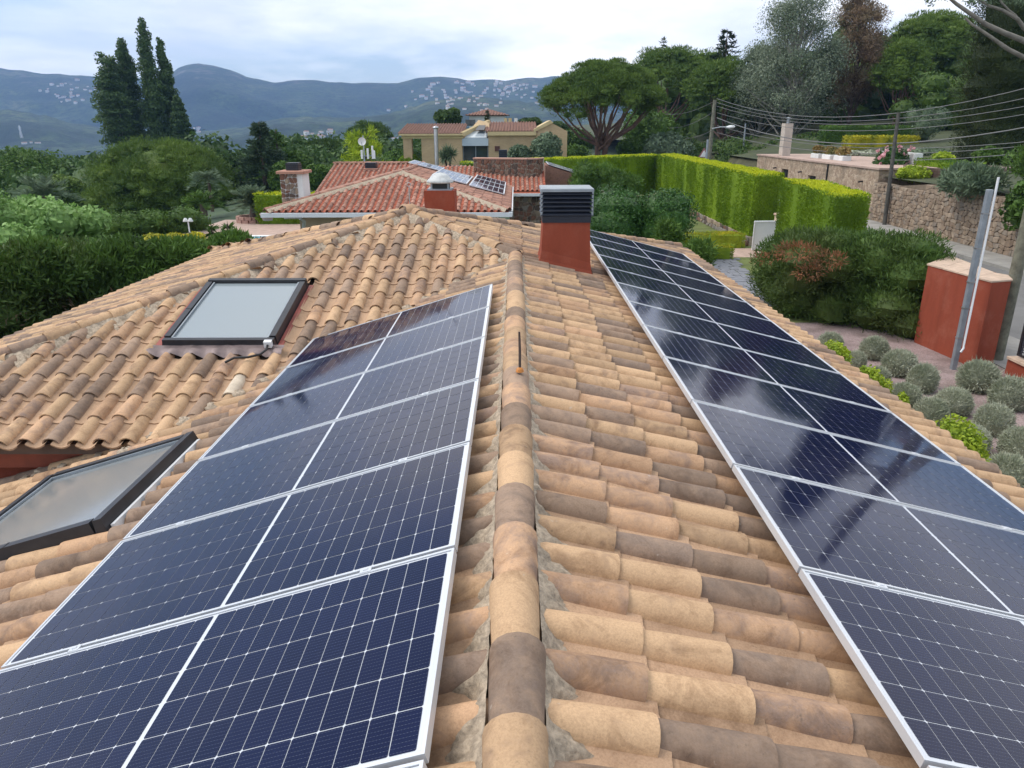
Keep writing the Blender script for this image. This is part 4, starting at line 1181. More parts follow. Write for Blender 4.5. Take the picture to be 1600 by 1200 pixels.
# ------------------------------------------------------------------ retaining wall, stone garage
WALLM = None
m, t, b, o_ = newmat('rough_beige_stonework'); p_ = gpos(t)
vor = t.nodes.new('ShaderNodeTexVoronoi'); vor.inputs['Scale'].default_value = 5.5; t.links.new(p_, vor.inputs['Vector'])
v2 = t.nodes.new('ShaderNodeTexVoronoi'); v2.feature = 'DISTANCE_TO_EDGE'; v2.inputs['Scale'].default_value = 5.5; t.links.new(p_, v2.inputs['Vector'])
cc2 = ramp(t, vor.outputs['Color'], [(0.2, (0.30, 0.21, 0.145)), (0.5, (0.40, 0.30, 0.21)), (0.8, (0.48, 0.37, 0.27))])
cc2 = mixc(t, ramp(t, v2.outputs['Distance'], [(0.0, (1, 1, 1)), (0.06, (0, 0, 0))]), cc2, (0.24, 0.17, 0.12))
cc2 = mixc(t, ramp(t, noise(t, 0.9, 6, 0.65, p_), [(.5, (0, 0, 0)), (.75, (1, 1, 1))]), cc2, (0.20, 0.155, 0.11))
t.links.new(cc2, b.inputs['Base Color']); b.inputs['Roughness'].default_value = .95
bump(t, b, v2.outputs['Distance'], .8, .05); WALLM = m
rt = thing('retaining_wall', 'long rough beige stone retaining wall behind the road', 'wall', (19.6, 25, 0))
mb = MB(); ys_ = [-10, 10, 18, 24, 28, 31.5, 33, 36, 39, 41.2]; hs_ = [2.7, 2.7, 2.6, 2.45, 2.35, 2.25, 2.55, 2.35, 2.05, 2.1]
vs = []; fs = []
for i, (y, h) in enumerate(zip(ys_, hs_)): vs += [(19.5, y, -.1), (19.55, y, h), (20.05, y, h-.02), (20.05, y, -.1)]
for i in range(len(ys_)-1):
    for k in range(3): fs.append((i*4+k, i*4+k+1, (i+1)*4+k+1, (i+1)*4+k))
fs += [(0, 1, 2, 3), tuple(4*(len(ys_)-1)+k for k in (3, 2, 1, 0))]
mb.add(vs, fs); mb.part('wall_core', rt, plain('brown_wall_joint', (.20, .15, .105), .95, .2, 5))
items = []
for i in range(len(ys_)-1, 2, -1):
    y1, y0 = ys_[i], ys_[i-1]; h = (hs_[i]+hs_[i-1])/2
    items += rubble((19.50, y1, .1), (0, -1, 0), y1-y0, min(hs_[i], hs_[i-1])-.1, max(2, int((y1-y0)/.24)), 11, .07, .006, .38, i)
items.sort(key=lambda it: (Vector(it[0].v[0])-Vector((0, 0, CZ))).length if in_view(it[0].v[0]) else 1e5)
WST = [plain('wall_stone_'+n_, c_, 0.95, 0.25, 3, bmp=0.5, bscale=14) for n_, c_ in (('tan', (0.28, 0.205, 0.145)), ('pale', (0.34, 0.26, 0.19)), ('brown', (0.23, 0.165, 0.115)), ('grey', (0.26, 0.21, 0.165)), ('buff', (0.30, 0.225, 0.16)))]
for mbx, k in items[:300]: mbx.part('stone', rt, WST[k])
if items[300:]: join(items[300:]).part('stones', rt, *WST, kind='stuff')
ga = thing('stone_garage', 'flat roofed beige stone garage with small dark windows behind the hedges', 'building', (21, 50, 0))
def wall_with_holes(mb, x, y0, y1, z0, z1, holes, th=.3):
    """a wall in the plane x facing -x, openings (y0,y1,z0,z1) left free"""
    ys = sorted({y0, y1, *[h[0] for h in holes], *[h[1] for h in holes]}); zs = sorted({z0, z1, *[h[2] for h in holes], *[h[3] for h in holes]})
    for a, b_ in zip(ys[:-1], ys[1:]):
        for c_, d in zip(zs[:-1], zs[1:]):
            ym, zm = (a+b_)/2, (c_+d)/2
            if any(h[0] < ym < h[1] and h[2] < zm < h[3] for h in holes): continue
            mb.box((x, a, c_), (x+th, b_, d))
holes = [(55.2, 56.6, 1.35, 2.0), (50.0, 51.4, 1.2, 1.85), (44.6, 47.0, .4, 1.55)]
mb = MB(); wall_with_holes(mb, 19.7, 41.4, 62.5, 0, 2.72, holes); mb.part('front_wall', ga, WALLM)
mb = MB(); mb.box((20.0, 41.4, 0), (27, 41.7, 2.72)); mb.box((20.0, 62.2, 0), (27, 62.5, 2.72)); mb.part('side_walls', ga, WALLM, kind='stuff')
mb = MB(); mb.box((19.62, 41.3, 2.722), (27, 62.6, 2.82)); mb.part('roof_slab', ga, PAVE)
for h in holes:
    mb = MB(); mb.box((19.86, h[0]+.002, h[2]+.002), (19.90, h[1]-.002, h[3]-.002)); wn = mb.part('window', ga, BLACK)
    mb = MB(); yc = (h[0]+h[1])/2; mb.box((19.82, yc-.03, h[2]+.004), (19.858, yc+.03, h[3]-.004)); mb.part('frame', wn, DARKMETAL)
mb = MB(); mb.box((20.3, 58.6, 2.822), (20.9, 59.4, 5.15)); gc = mb.part('chimney', ga, plain('pale_rendered_chimney', (.55, .47, .40), .9, .12, 2))
mb = MB(); mb.tube([(20.6, 59, 5.152), (20.6, 59, 5.5)], .1, 8); mb.lathe([(.2, 0), (.2, .03), (0, .1)], (20.6, 59, 5.5), 8); mb.part('flue_cowl', gc, GREYMETAL)
mb = MB(); mb.tube([(19.66, 48.2, .8), (19.66, 48.2, 2.7)], .06, 8); mb.part('downpipe', ga, BLACK)
for y in (57.8, 52.6, 43.2): 
    mb = MB(); mb.tube([(19.69, y, 2.0), (19.45, y, 1.97)], .05, 8); mb.part('water_spout', ga, DARKMETAL)
L_ORANGE = leaf_mat('orange_brown_potted_leaves', (.28, .15, .05), (.34, .22, .07), (.15, .16, .05))
for i, (y, lab) in enumerate(((54.6, 'white planter with orange brown plants on the garage roof, nearest the chimney'), (52.6, 'white planter with orange brown plants on the garage roof, middle of three'), (50.6, 'white planter with orange brown plants on the garage roof, farthest from the chimney'))):
    tp = thing('roof_planter', lab, 'planter', (21.5, y, 2.82), 'planters on the garage roof')
    mb = MB(); mb.bevbox((21.2, y-.7, 2.822), (21.8, y+.7, 3.12), .03); mb.part('box', tp, WHITE)
    f = crown([(21.5, y, 3.35, .3, .8, .28)], 260, .22, .5, .6, .6); child('plants', f.mesh('plants', L_ORANGE), tp)
tb = tag(MB().box((23.2, 44.8, 2.83), (23.7, 49.2, 3.45)).obj('low_wall', WHITE), 'low white wall at the back of the garage roof', 'wall')
box_hedge('low_hedge', 'low dark green hedge on the terrace right of the white wall', [(22.6, 38.5), (23.6, 38.5), (24.2, 44.6), (23.2, 44.6)], 2.4, 3.15, 120, .13, (L_HEDGE, L_BROAD))
# timber sleepers below the low hedge
ts = thing('timber_edging', 'dark timber edging of the terrace bed behind the retaining wall', 'edging', (21.9, 40, 2.4))
for k in range(3):
    mb = MB(); mb.box((21.75+k*.02, 37.2+.1*k, 2.40+k*.16), (21.95+k*.02, 43.5-.2*k, 2.55+k*.16)); mb.part('sleeper', ts, plain('dark_sleeper', (.10, .06, .045), .9, .3, 4))

# ------------------------------------------------------------------ terrace plants on the right
def at_b(px, py, d):
    p = atd(px, py, d); return p
def stub(name, x, y, z0, z1, r=.05):
    mb = MB(); mb.tube([(x, y, z0), (x+.03, y, (z0+z1)/2), (x, y, z1)], [r, r*.8, r*.6], 7); return mb
ol = atd(1394, 252, 43.5)
def oleander_extra(f):
    for i in range(46):
        e = (ol.x+random.uniform(-1.15, 1.1), ol.y+random.uniform(-1, .2), ol.z+random.uniform(-.9, .95), .10, .10, .09)
        P, Nn = ell_pts(e, 9, .2, .4, 1.1); f.add(leaves(P, Nn, .15, .8), 1)
bush('oleander', 'pink flowering oleander on top of the retaining wall beside the leaning pole', (ol.x, ol.y, ol.z), (1.15, 1.0, .95), 2200, .22, (L_LAUREL, L_PINKFL), k=10, aspect=.3, extra=oleander_extra)
yb = atd(1427, 272, 38.5)
bush('golden_bush', 'yellow green domed bush spilling over the retaining wall', (yb.x, yb.y, yb.z), (1.05, .9, .55), 1900, .16, L_LIME, k=12, flat=.6)
yb2 = atd(1472, 248, 41); bush('golden_bush', 'smaller yellow green bush behind the retaining wall, right of the oleander', (yb2.x, yb2.y, yb2.z), (.8, .7, .45), 900, .16, L_LIME, k=8, flat=.6)
g3 = [atd(1322, 232, 60), atd(1432, 219, 60)]
box_hedge('low_hedge', 'bright yellow clipped hedge on the upper terrace', [(g3[0].x, g3[0].y-.4), (g3[1].x, g3[1].y-.4), (g3[1].x, g3[1].y+.8), (g3[0].x, g3[0].y+.8)], 2.6, 4.15, 110, .15, (L_YELLOW, L_YELLOW))
g4 = [atd(1340, 215, 66), atd(1430, 210, 66)]
box_hedge('low_hedge', 'dark green clipped hedge behind the yellow hedge on the upper terrace', [(g4[0].x-3, g4[0].y), (g4[1].x, g4[1].y), (g4[1].x, g4[1].y+1.2), (g4[0].x-3, g4[0].y+1.2)], 2.8, 4.9, 90, .18, (L_BROAD, L_BROAD))
oc = atd(1447, 190, 60); f = crown(cluster((oc.x, oc.y, oc.z), (1.25, 1.2, 1.0), 12, .7), 5200, .20, .25, .4, .7)
mb = stub('t', oc.x, oc.y, 3.4, oc.z-.6, .14); limb(mb, (oc.x+.25, oc.y, 3.4), (oc.x+.5, oc.y, oc.z-.5), .10, .06)
tree('olive_tree', 'rounded clipped olive tree beside the dark cypress on the upper terrace', 'tree', (oc.x, oc.y, 3.4), f, L_OLIVE, mb, BARK)
cp = atd(1545, 250, 45)
ce = [(cp.x+random.uniform(-.35, .35)*min(1, (12-h)/5), cp.y+random.uniform(-.3, .3), 2.4+h, 2.2*min(1, .72+h*.12)*min(1, (15-h)/7), 1.8, 1.5) for h in np.linspace(0, 12.5, 17)]
f = crown(ce, 42000, .22, .18, .1, .80, .45, True)
tree('cypress_tree', 'huge dark columnar cypress on the upper terrace at the right', 'tree', (cp.x, cp.y, 2.6), f, L_DARKCYP, stub('t', cp.x, cp.y, 2.4, 6, .3), BARK)
ov = atd(1520, 285, 31)
bush('overhanging_shrub', 'dark green shrub hanging over the retaining wall behind the steel pole', (ov.x, ov.y, ov.z), (1.5, 1.6, .85), 3800, .26, L_OLIVE, k=12, aspect=.22, needle=True, flat=.7)
bush('overhanging_shrub', 'loose green shrub on the wall top below the huge cypress, at the right edge', (20.9, 30.2, 3.6), (1.5, 2.2, .9), 3200, .26, L_BROAD, k=12, needle=True, aspect=.25)
iv = atd(1592, 325, 27.5)
bush('ivy_curtain', 'bright green ivy hanging down the retaining wall at the right edge', (iv.x+.15, iv.y, iv.z), (.65, 1.2, 1.15), 1800, .20, L_BROAD, k=10, aspect=.8)
for px, py, d, R, lab, lm in ((1500, 262, 44, (1.6, 1.2, .7), 'mixed low green shrub in front of the huge cypress', L_BROAD), (1340, 238, 56, (2.6, 1.5, .35), 'grey green ground cover bush under the yellow hedge', L_GREY), (1455, 236, 52, (2.2, 1.5, .45), 'grey green spreading bush below the olive tree', L_OLIVE), (1545, 240, 40, (1.0, 1., .6), 'small shrub below the right side of the huge cypress', L_BROAD)):
    q = atd(px, py, d); bush('terrace_shrub', lab, (q.x, q.y, q.z-.15), R, 1300, .2, lm, k=8)
# neighbour's porch at the right edge
ph = thing('porch', 'corner of a pale porch roof on a white post at the far right edge', 'building', (29, 40, 3.2))
r1 = atd(1588, 137, 46)
mb = MB(); mb.hexa([(r1.x, r1.y-1, r1.z-.3), (r1.x+4, r1.y-1, r1.z-.3), (r1.x+4, r1.y+4, r1.z-.3), (r1.x, r1.y+4, r1.z-.3), (r1.x, r1.y-1, r1.z+.1), (r1.x+4, r1.y-1, r1.z+.9), (r1.x+4, r1.y+4, r1.z+.9), (r1.x, r1.y+4, r1.z+.1)]); mb.part('roof', ph, PAVE)
mb = MB(); mb.tube([(r1.x+.35, r1.y-.6, 2.5), (r1.x+.35, r1.y-.6, r1.z-.3)], .10, 8); mb.part('post', ph, WHITE)
mb = MB(); mb.box((r1.x+1.2, r1.y+1, 2.4), (r1.x+4, r1.y+3.9, r1.z-.3)); mb.part('wall', ph, CREAM)

# ------------------------------------------------------------------ utility poles, lamp, sign, cables
def pole(name, label, b_, t_, r, mat, cat='utility pole'):
    t = thing(name, label, cat, b_); mb = MB(); mb.tube([b_, Vector(b_).lerp(Vector(t_), .5), t_], [r, r*.9, r*.8], 8); mb.part('shaft', t, mat); return t
A1 = atd(1106, 262, 62); T1 = atd(1117, 156, 62); A1.z = 0
A1 = Vector((T1.x, T1.y, 0)); A1.x -= .12
pole('utility_pole', 'wooden utility pole carrying a street lamp behind the long clipped hedge', A1, T1, .19, WOOD)
lp = thing('street_lamp', 'small street lamp head on an arm fixed to the wooden utility pole', 'street lamp', atd(1112, 202, 61.8))
mb = MB(); a_, b_ = atd(1113, 201, 61.7), atd(1137, 198.5, 60.5); mb.tube([a_, a_.lerp(b_, .5)+Vector((0, 0, .06)), b_], .045, 7); mb.part('arm', lp, GREYMETAL)
c_ = atd(1147, 198, 60.2); dv = (c_-b_).normalized(); mb = MB(); mb.tube([b_-dv*.1, b_+dv*.15, c_, c_+dv*.08], [.06, .13, .11, .04], 8); mb.part('lamp_head', lp, WHITEMETAL)
q = atd(1106, 218, 61.5); pole('steel_pole', 'short pale grey steel post standing against the wooden utility pole', Vector((q.x, q.y, 0)), q, .12, GREYMETAL, 'pole')
T2 = atd(1404, 176, 37.3); B2 = Vector((19.2, 38.9, 0))
pole('utility_pole', 'thin dark leaning utility pole in front of the retaining wall', B2, T2, .11, plain('dark_pole_wood', (.075, .07, .06), .9, .3, 6))
q = atd(1165, 193, 72); pole('lamp_post', 'thin grey post among the dark trees left of the stone garage', Vector((q.x, q.y, 0)), q, .1, GREYMETAL, 'pole')
sg = thing('road_sign', 'small white triangular road sign on a post behind the hedge', 'sign', atd(1099, 262, 70))
q = atd(1099, 246, 70); mb = MB(); mb.tube([(q.x, q.y, 0), (q.x, q.y, q.z+.3)], .05, 7); mb.part('post', sg, GREYMETAL)
mb = MB(); mb.prism([(q.x-.55, q.y-.09, q.z-.05), (q.x+.55, q.y-.09, q.z-.05), (q.x, q.y-.09, q.z+.9)], (0, .03, 0)); mb.part('sign_plate', sg, plain('sign_red', (.30, .12, .11), .5))
mb = MB(); mb.prism([(q.x-.36, q.y-.125, q.z+.06), (q.x+.36, q.y-.125, q.z+.06), (q.x, q.y-.125, q.z+.66)], (0, .03, 0)); mb.part('sign_face', sg, WHITE)
def cable(label, a, b_, sag, r=.022, group='overhead cables'):
    a = Vector(a); b_ = Vector(b_); pts = []
    for i in range(15):
        t = i/14; p = a.lerp(b_, t); p.z -= sag*4*t*(1-t); pts.append(p)
    o = MB().tube(pts, r, 5).obj('overhead_cable', CABLE); tag(o, label, 'cable', group); return o
for (y0, y1, sag, r, lab) in ((154, 132, 1.55, .022, 'topmost overhead cable rising to the porch at the right edge'), (160, 149, 1.4, .018, 'second overhead cable from the top, thin'), (166, 163, 1.25, .018, 'third overhead cable from the top, thin'), (176, 176, 1.2, .018, 'fourth overhead cable from the top, thin'), (184, 196, 1.5, .035, 'thick twisted overhead cable crossing the huge cypress'), (196, 222, 1.0, .02, 'overhead cable passing just over the yellow hedge'), (207, 228, 1.0, .02, 'lowest pair of overhead cables, upper one over the oleander')):
    cable(lab, atd(1120, y0, 62), atd(1640, y1-4, 36), sag, r)
cable('lowest overhead cable, passing across the oleander to the right edge', atd(1390, 250, 41), atd(1612, 238, 30), .10, .018)
for (y0, x1, y1, lab) in ((160, 1040, 178, 'upper overhead cable running left from the wooden pole into the pines'), (176, 1045, 200, 'middle overhead cable running left from the wooden pole into the pines'), (203, 1060, 214, 'lower overhead cable running left from the wooden pole into the pines')):
    cable(lab, atd(1113, y0, 62), atd(x1, y1, 80), .35, .022)

# ------------------------------------------------------------------ trees on the right
def umbrella_pine(label, px, d, zb, y_top, y_low, wpx, n, lm=L_PINE, size=.42, trunk=True, lean=0, group=None, r=None, ntr=1, gaps=.42):
    b_ = atd(px, 250, d); X, Y = b_.x, b_.y
    top = atd(px, y_top, d).z; low = atd(px, y_low, d).z; R = wpx*d/FPX/2
    H = (top-low); f = Fol(); ells = []
    k = int(120*(R/6)**.5)+10
    for i in range(k):
        a = random.uniform(0, 2*math.pi); q = math.sqrt(random.random())*.86
        x = X+lean+R*q*math.cos(a); y = Y+R*q*math.sin(a)
        hz = top-H*.20-(H*.42)*(q/.86)**2.6+random.uniform(-.10, .03)*H
        s = (r*.72 if r else R*.14)*random.uniform(.65, 1.3)
        ells.append((x, y, hz, s*1.25, s*1.25, s*.62))
        if random.random() < .5: ells.append((x*.9+(X+lean)*.1, y*.9+Y*.1, hz-H*.20*random.uniform(.4, 1), s*1.0, s*1.0, s*.7))
    crown(ells, n, size, .20, .75, gaps, .55, True, f)
    mb = MB()
    if trunk:
        for s_ in range(ntr):
            x0 = X+(s_-.5*(ntr-1))*.5
            limb(mb, (x0, Y, zb), (x0+random.uniform(-.2, .2)*R*.3, Y, low-(low-zb)*.12), R*.052, R*.042, 0, 5, .05)
            for e in random.sample(ells, min(len(ells), 13)):
                limb(mb, (x0, Y, low-(low-zb)*random.uniform(.15, .45)), (e[0], e[1], e[2]-e[5]*.3), R*.024, R*.007, -H*.10, 5, R*.02)
    tree('pine_tree', label, 'tree', (X, Y, zb), f, lm, mb if trunk else None, PINEBARK, group)
umbrella_pine('large umbrella pine with a wide flat crown and forking reddish trunk behind the hedge corner', 938, 76, 0.0, 84, 205, 204, 72000, ntr=2, r=1.05, size=.29, gaps=.52)
for px, d, yt, yl, wpx, lab in ((1035, 100, 66, 170, 150, 'dark pine just right of the large umbrella pine, reaching above it'), (1125, 92, 82, 200, 150, 'rounded mid green pine between the umbrella pine and the eucalyptus'), (1080, 118, 70, 180, 170, 'farther pine showing between the two rounded pines')):
    umbrella_pine(lab, px, d, 1.0, yt, yl, wpx, 16000, L_PINE, .40, True, 0, 'pines beyond the hedge')
def conifer(name, label, px, d, y_top, y_base, wpx, n, lm, size=.4, tiers=11, group=None, droop=0.0, bark=BARK, jag=.18):
    b_ = atd(px, y_base, d); tp = atd(px, y_top, d); X, Y = tp.x, tp.y; H = tp.z-b_.z; R = wpx*d/FPX/2
    f = Fol()
    for i in range(tiers):
        t = (i+.5)/tiers; rr = R*(1-t)**.85+.05*R; z = b_.z+H*(.06+.92*t)
        for j in range(max(3, int(7*(1-t)+3))):
            a = random.uniform(0, 6.28); L = rr*random.uniform(.75, 1.15); m_ = max(4, int(n/tiers/9))
            u = rng.uniform(.15, 1, m_)[:, None]
            P = np.array([X, Y, z])+np.array([math.cos(a)*L, math.sin(a)*L, -droop*L-.10*L])*u+rng.normal(0, jag*.35*R*.35, (m_, 3))*(1.1-u*.6)
            f.add(needles(P, np.tile([math.cos(a), math.sin(a), -.1-droop+.25], (m_, 1)), size, .24, .5))
    mb = MB(); mb.tube([(X, Y, b_.z-1.5), (X, Y, b_.z+H*.5), (X, Y, tp.z)], [R*.09, R*.05, .03], 7)
    return tree(name, label, 'tree', (X, Y, b_.z), f, lm, mb, bark, group)
conifer('spruce_tree', 'small dark spruce tip standing above the pines right of centre', 1137, 108, 45, 110, 60, 1600, L_DARKCYP, .7, 8)
conifer('spruce_tree', 'tiny conifer tip poking out above the umbrella pine', 1037, 115, 58, 90, 26, 500, L_DARKCYP, .5, 6)
def loose_tree(name, label, px, d, y_top, y_base, wpx, n, lm, size, k=26, bark=PALEBARK, core=0, group=None, lobe=.26, aspect=.3, droop=.5, zb=None, needle=False, low=.30):
    tp = atd(px, y_top, d); b_ = atd(px, y_base, d); X, Y = b_.x, b_.y; z0 = b_.z if zb is None else zb; H = tp.z-z0; R = wpx*d/FPX/2
    f = Fol(); ells = []; mb = MB()
    limb(mb, (X, Y, z0), (X+R*.06, Y, z0+H*.85), R*.07, R*.015, 0, 6, R*.03)
    for i in range(k):
        t = random.uniform(low, .97); a = random.uniform(0, 6.28); rr = R*math.sin(math.pi*min(1, (1-t)*.62+.14))*random.uniform(.3, .85)
        c = (X+rr*math.cos(a), Y+rr*math.sin(a), z0+H*t)
        s = R*lobe*random.uniform(.7, 1.25); ells.append((*c, s, s, s*.85))
        limb(mb, (X+R*.03, Y, z0+H*max(.1, t-.22)), c, R*.022, R*.006, 0, 4, R*.03)
    crown(ells, n, size, aspect, .3, core, .9, needle, f, 0, .25, droop)
    return tree(name, label, 'tree', (X, Y, z0), f, lm, mb, bark, group)
loose_tree('eucalyptus_tree', 'tall airy grey green eucalyptus behind the garage chimney', 1225, 82, 14, 250, 170, 44000, L_EUC, .26, 84, PALEBARK, 0, lobe=.27)
loose_tree('eucalyptus_tree', 'shorter fuller grey green eucalyptus left of the garage chimney', 1180, 88, 75, 250, 115, 22000, L_EUC, .30, 40, PALEBARK, .4, lobe=.32)
loose_tree('dying_tree', 'tall brown half dead tree between the eucalyptus and the big pine', 1318, 84, -12, 240, 98, 26000, L_DEAD, .30, 54, BARK, .3, lobe=.34, needle=True, aspect=.2)
umbrella_pine('big pine with a dense bright crown right of the brown dying tree', 1425, 86, 3.5, 8, 160, 175, 34000, L_PINE, .32, True, 0, None, 1.3, gaps=.5)
umbrella_pine('lower pine lobe with drooping crown in front of the big pine', 1388, 80, 3.5, 52, 165, 85, 13000, L_PINE, .30, True, 0, None, .9, gaps=.5)
for px, d, yt, yb_, wpx, lab, lm in ((1010, 84, 168, 248, 95, 'pale green leafy tree below the pines, right of the umbrella pine trunk', L_BROAD), (1045, 72, 208, 262, 100, 'rounded bushy tree behind the corner of the clipped hedge', L_OLIVE), (985, 78, 215, 252, 55, 'low shrub at the foot of the umbrella pine', L_BROAD), (1030, 95, 178, 240, 80, 'leafy shrub under the pines', L_BROAD)):
    q = atd(px, (yt+yb_)/2, d); h = (yb_-yt)*d/FPX/2; ww = wpx*d/FPX/2
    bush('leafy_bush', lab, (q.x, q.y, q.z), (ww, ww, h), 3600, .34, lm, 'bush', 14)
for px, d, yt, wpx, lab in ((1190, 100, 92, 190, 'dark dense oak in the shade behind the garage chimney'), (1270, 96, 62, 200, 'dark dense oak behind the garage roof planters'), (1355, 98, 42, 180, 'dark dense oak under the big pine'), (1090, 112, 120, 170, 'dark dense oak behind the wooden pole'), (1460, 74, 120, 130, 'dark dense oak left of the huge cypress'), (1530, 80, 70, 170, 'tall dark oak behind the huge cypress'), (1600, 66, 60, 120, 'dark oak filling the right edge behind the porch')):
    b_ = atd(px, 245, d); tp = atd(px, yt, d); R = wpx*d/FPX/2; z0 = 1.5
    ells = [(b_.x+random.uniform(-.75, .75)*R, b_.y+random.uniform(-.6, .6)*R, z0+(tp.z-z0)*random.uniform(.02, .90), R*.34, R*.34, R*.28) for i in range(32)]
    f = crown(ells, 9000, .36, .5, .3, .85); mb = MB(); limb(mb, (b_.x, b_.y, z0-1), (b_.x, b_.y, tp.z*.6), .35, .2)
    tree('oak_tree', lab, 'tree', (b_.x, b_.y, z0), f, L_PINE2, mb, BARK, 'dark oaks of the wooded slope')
# shaded undergrowth between the road and the wooded slope
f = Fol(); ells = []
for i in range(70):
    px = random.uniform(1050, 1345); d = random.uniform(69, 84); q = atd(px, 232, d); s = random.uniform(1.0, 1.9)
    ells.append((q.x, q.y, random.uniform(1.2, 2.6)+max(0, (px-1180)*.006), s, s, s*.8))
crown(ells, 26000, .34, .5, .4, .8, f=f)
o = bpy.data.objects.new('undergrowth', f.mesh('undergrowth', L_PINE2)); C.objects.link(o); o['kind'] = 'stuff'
# a far wood closing the slope
f = Fol(); ells = []
for i in range(90):
    u = random.random(); px = 1000+u*700; d = random.uniform(118, 150); yt = 225-random.random()*(70+60*min(1, u*2.2)); q = atd(px, yt, d)
    s = random.uniform(2.6, 4.2); ells.append((q.x, q.y, q.z, s, s, s*.8))
    ells.append((q.x, q.y, q.z-4, s*1.1, s, s*1.2))
crown(ells, 16000, .75, .5, .3, .85, f=f)
o = bpy.data.objects.new('far_wood', f.mesh('far_wood', L_PINE2)); C.objects.link(o); o['kind'] = 'stuff'
# bare branches reaching in from a tree outside the right edge
bt = thing('bare_tree', 'bare grey branches reaching in over the huge cypress from the upper right', 'tree', atd(1720, 250, 27))
BRANCHM = plain('grey_branch', (.17, .155, .13), .9, .3, 3)
def pxbranch(pts, r0, r1, d):
    mb = MB(); P = [atd(x, y, d) for x, y in pts]; n = len(P); mb.tube(P, [r0+(r1-r0)*i/(n-1) for i in range(n)], 7); mb.part('branch', bt, BRANCHM)
pxbranch([(1700, 120), (1640, 82), (1600, 64), (1570, 52), (1540, 38), (1514, 20), (1494, 6), (1480, -6)], .12, .05, 26)
pxbranch([(1690, 122), (1640, 105), (1600, 90), (1575, 77), (1555, 63), (1535, 49), (1518, 38), (1508, 28)], .10, .035, 26)
pxbranch([(1660, 92), (1600, 44), (1590, 30), (1566, 16), (1545, 9), (1525, -4)], .09, .04, 27)
pxbranch([(1596, 36), (1586, 24), (1576, 16), (1565, 4), (1558, -8)], .05, .03, 27)
tb_ = atd(1715, 300, 27); mb = MB(); mb.tube([(tb_.x, tb_.y, 2), atd(1705, 125, 26.5), atd(1700, -60, 26.5)], [.3, .24, .18], 9); mb.part('trunk', bt, PALEBARK)
f = Fol()
for i in range(16):
    q = atd(random.uniform(1436, 1492), random.uniform(-22, 5), 26.5); P, Nn = ell_pts((q.x, q.y, q.z, .22, .22, .16), 26, 0, .2, 1); f.add(leaves(P, Nn, .11, .5))
for i in range(26):
    q = atd(random.uniform(1500, 1620), random.uniform(-30, 6), 27); P, Nn = ell_pts((q.x, q.y, q.z, .3, .3, .2), 30, 0, .2, 1); f.add(leaves(P, Nn, .12, .5))
child('leaves', f.mesh('leaves', L_OLIVE), bt)

# ------------------------------------------------------------------ bushes beyond the eave, behind the chimney
lb = atd(1005, 325, 30)
ells = [(3.3+random.uniform(0, 2.9), 27.8+random.uniform(0, 3), random.uniform(.4, 2.15), .85, .85, .7) for i in range(26)]
f = crown(ells, 30000, .115, .45, .3, .80); t = thing('laurel_bush', 'broad dark glossy laurel bush beyond the eave, right of the louvred chimney', 'bush', (5.3, 29, 0)); child('foliage', f.mesh('foliage', L_LAUREL), t)
ells = []
for px, py in ((914, 290), (912, 274), (935, 276), (960, 290), (985, 292), (915, 304), (945, 305)):
    q = atd(px, py, 38); ells += cluster((q.x, q.y, q.z), (.4, .4, .3), 4, .5)
f = crown(ells, 8000, .2, .22, .4, .8, .55, True); t = thing('soft_pine_bush', 'soft light green pine bush above the laurel, right of the louvred chimney', 'bush', (3.2, 38, 0)); child('foliage', f.mesh('foliage', L_BROAD), t)
mb = MB(); limb(mb, (4.4, 37.5, -.2), (4.3, 37.4, 2.0), .14, .08); limb(mb, (4.4, 37.5, .6), (3.2, 37.5, 2.0), .09, .05); limb(mb, (4.4, 37.5, .6), (5.6, 37.4, 1.8), .09, .05); mb.part('trunk', t, BARK)
for px, py, d, R, lab in ((1043, 362, 22, (.42, .4, .55), 'upright feathery shrub tip in front of the laurel bush at the eave'), (1090, 392, 21, (.55, .5, .45), 'feathery green shrub tip at the eave before the golden hedges')):
    q = atd(px, py, d); bush('feathery_shrub', lab, (q.x, q.y, q.z-.15), R, 1100, .2, L_BROAD, k=8, needle=True, aspect=.2)

# ================================================================== neighbour house with red roof
def brick_mat(name, c1, c2, mort, sx=.25, sz=.07):
    m, t, b, o = newmat(name)
    br = t.nodes.new('ShaderNodeTexBrick'); br.inputs['Color1'].default_value = (*c1, 1); br.inputs['Color2'].default_value = (*c2, 1); br.inputs['Mortar'].default_value = (*mort, 1)
    br.inputs['Scale'].default_value = 1; br.inputs['Brick Width'].default_value = sx; br.inputs['Row Height'].default_value = sz; br.inputs['Mortar Size'].default_value = .008
    s = t.nodes.new('ShaderNodeSeparateXYZ'); t.links.new(gpos(t), s.inputs[0]); cb = t.nodes.new('ShaderNodeCombineXYZ')
    t.links.new(mth(t, 'ADD', s.outputs['X'], s.outputs['Y']), cb.inputs[0]); t.links.new(s.outputs['Z'], cb.inputs[1]); t.links.new(cb.outputs[0], br.inputs['Vector'])
    c = mixc(t, 1.0, br.outputs['Color'], ramp(t, noise(t, .8, 5, .6, gpos(t)), [(.3, (.85,)*3), (.7, (1.08,)*3)]), 'MULTIPLY')
    t.links.new(c, b.inputs['Base Color']); b.inputs['Roughness'].default_value = .9
    return m
nb = thing('red_roofed_house', 'neighbouring house with terracotta red tiled roofs, stone walls and roof solar panels', 'house', (-4.5, 32, 0))
NZ = 2.30; NS = .25
HX0, HX1, HY0 = -8.40, -.2, 25.2
RX, RY = (HX0+HX1)/2, HY0+(HX1-HX0)/2
RZ = NZ+NS*(HX1-HX0)/2
n_front = Plane((0, HY0, NZ), (1, 0, 0), (0, -1, -NS)); n_front.s = -n_front.s*1.0
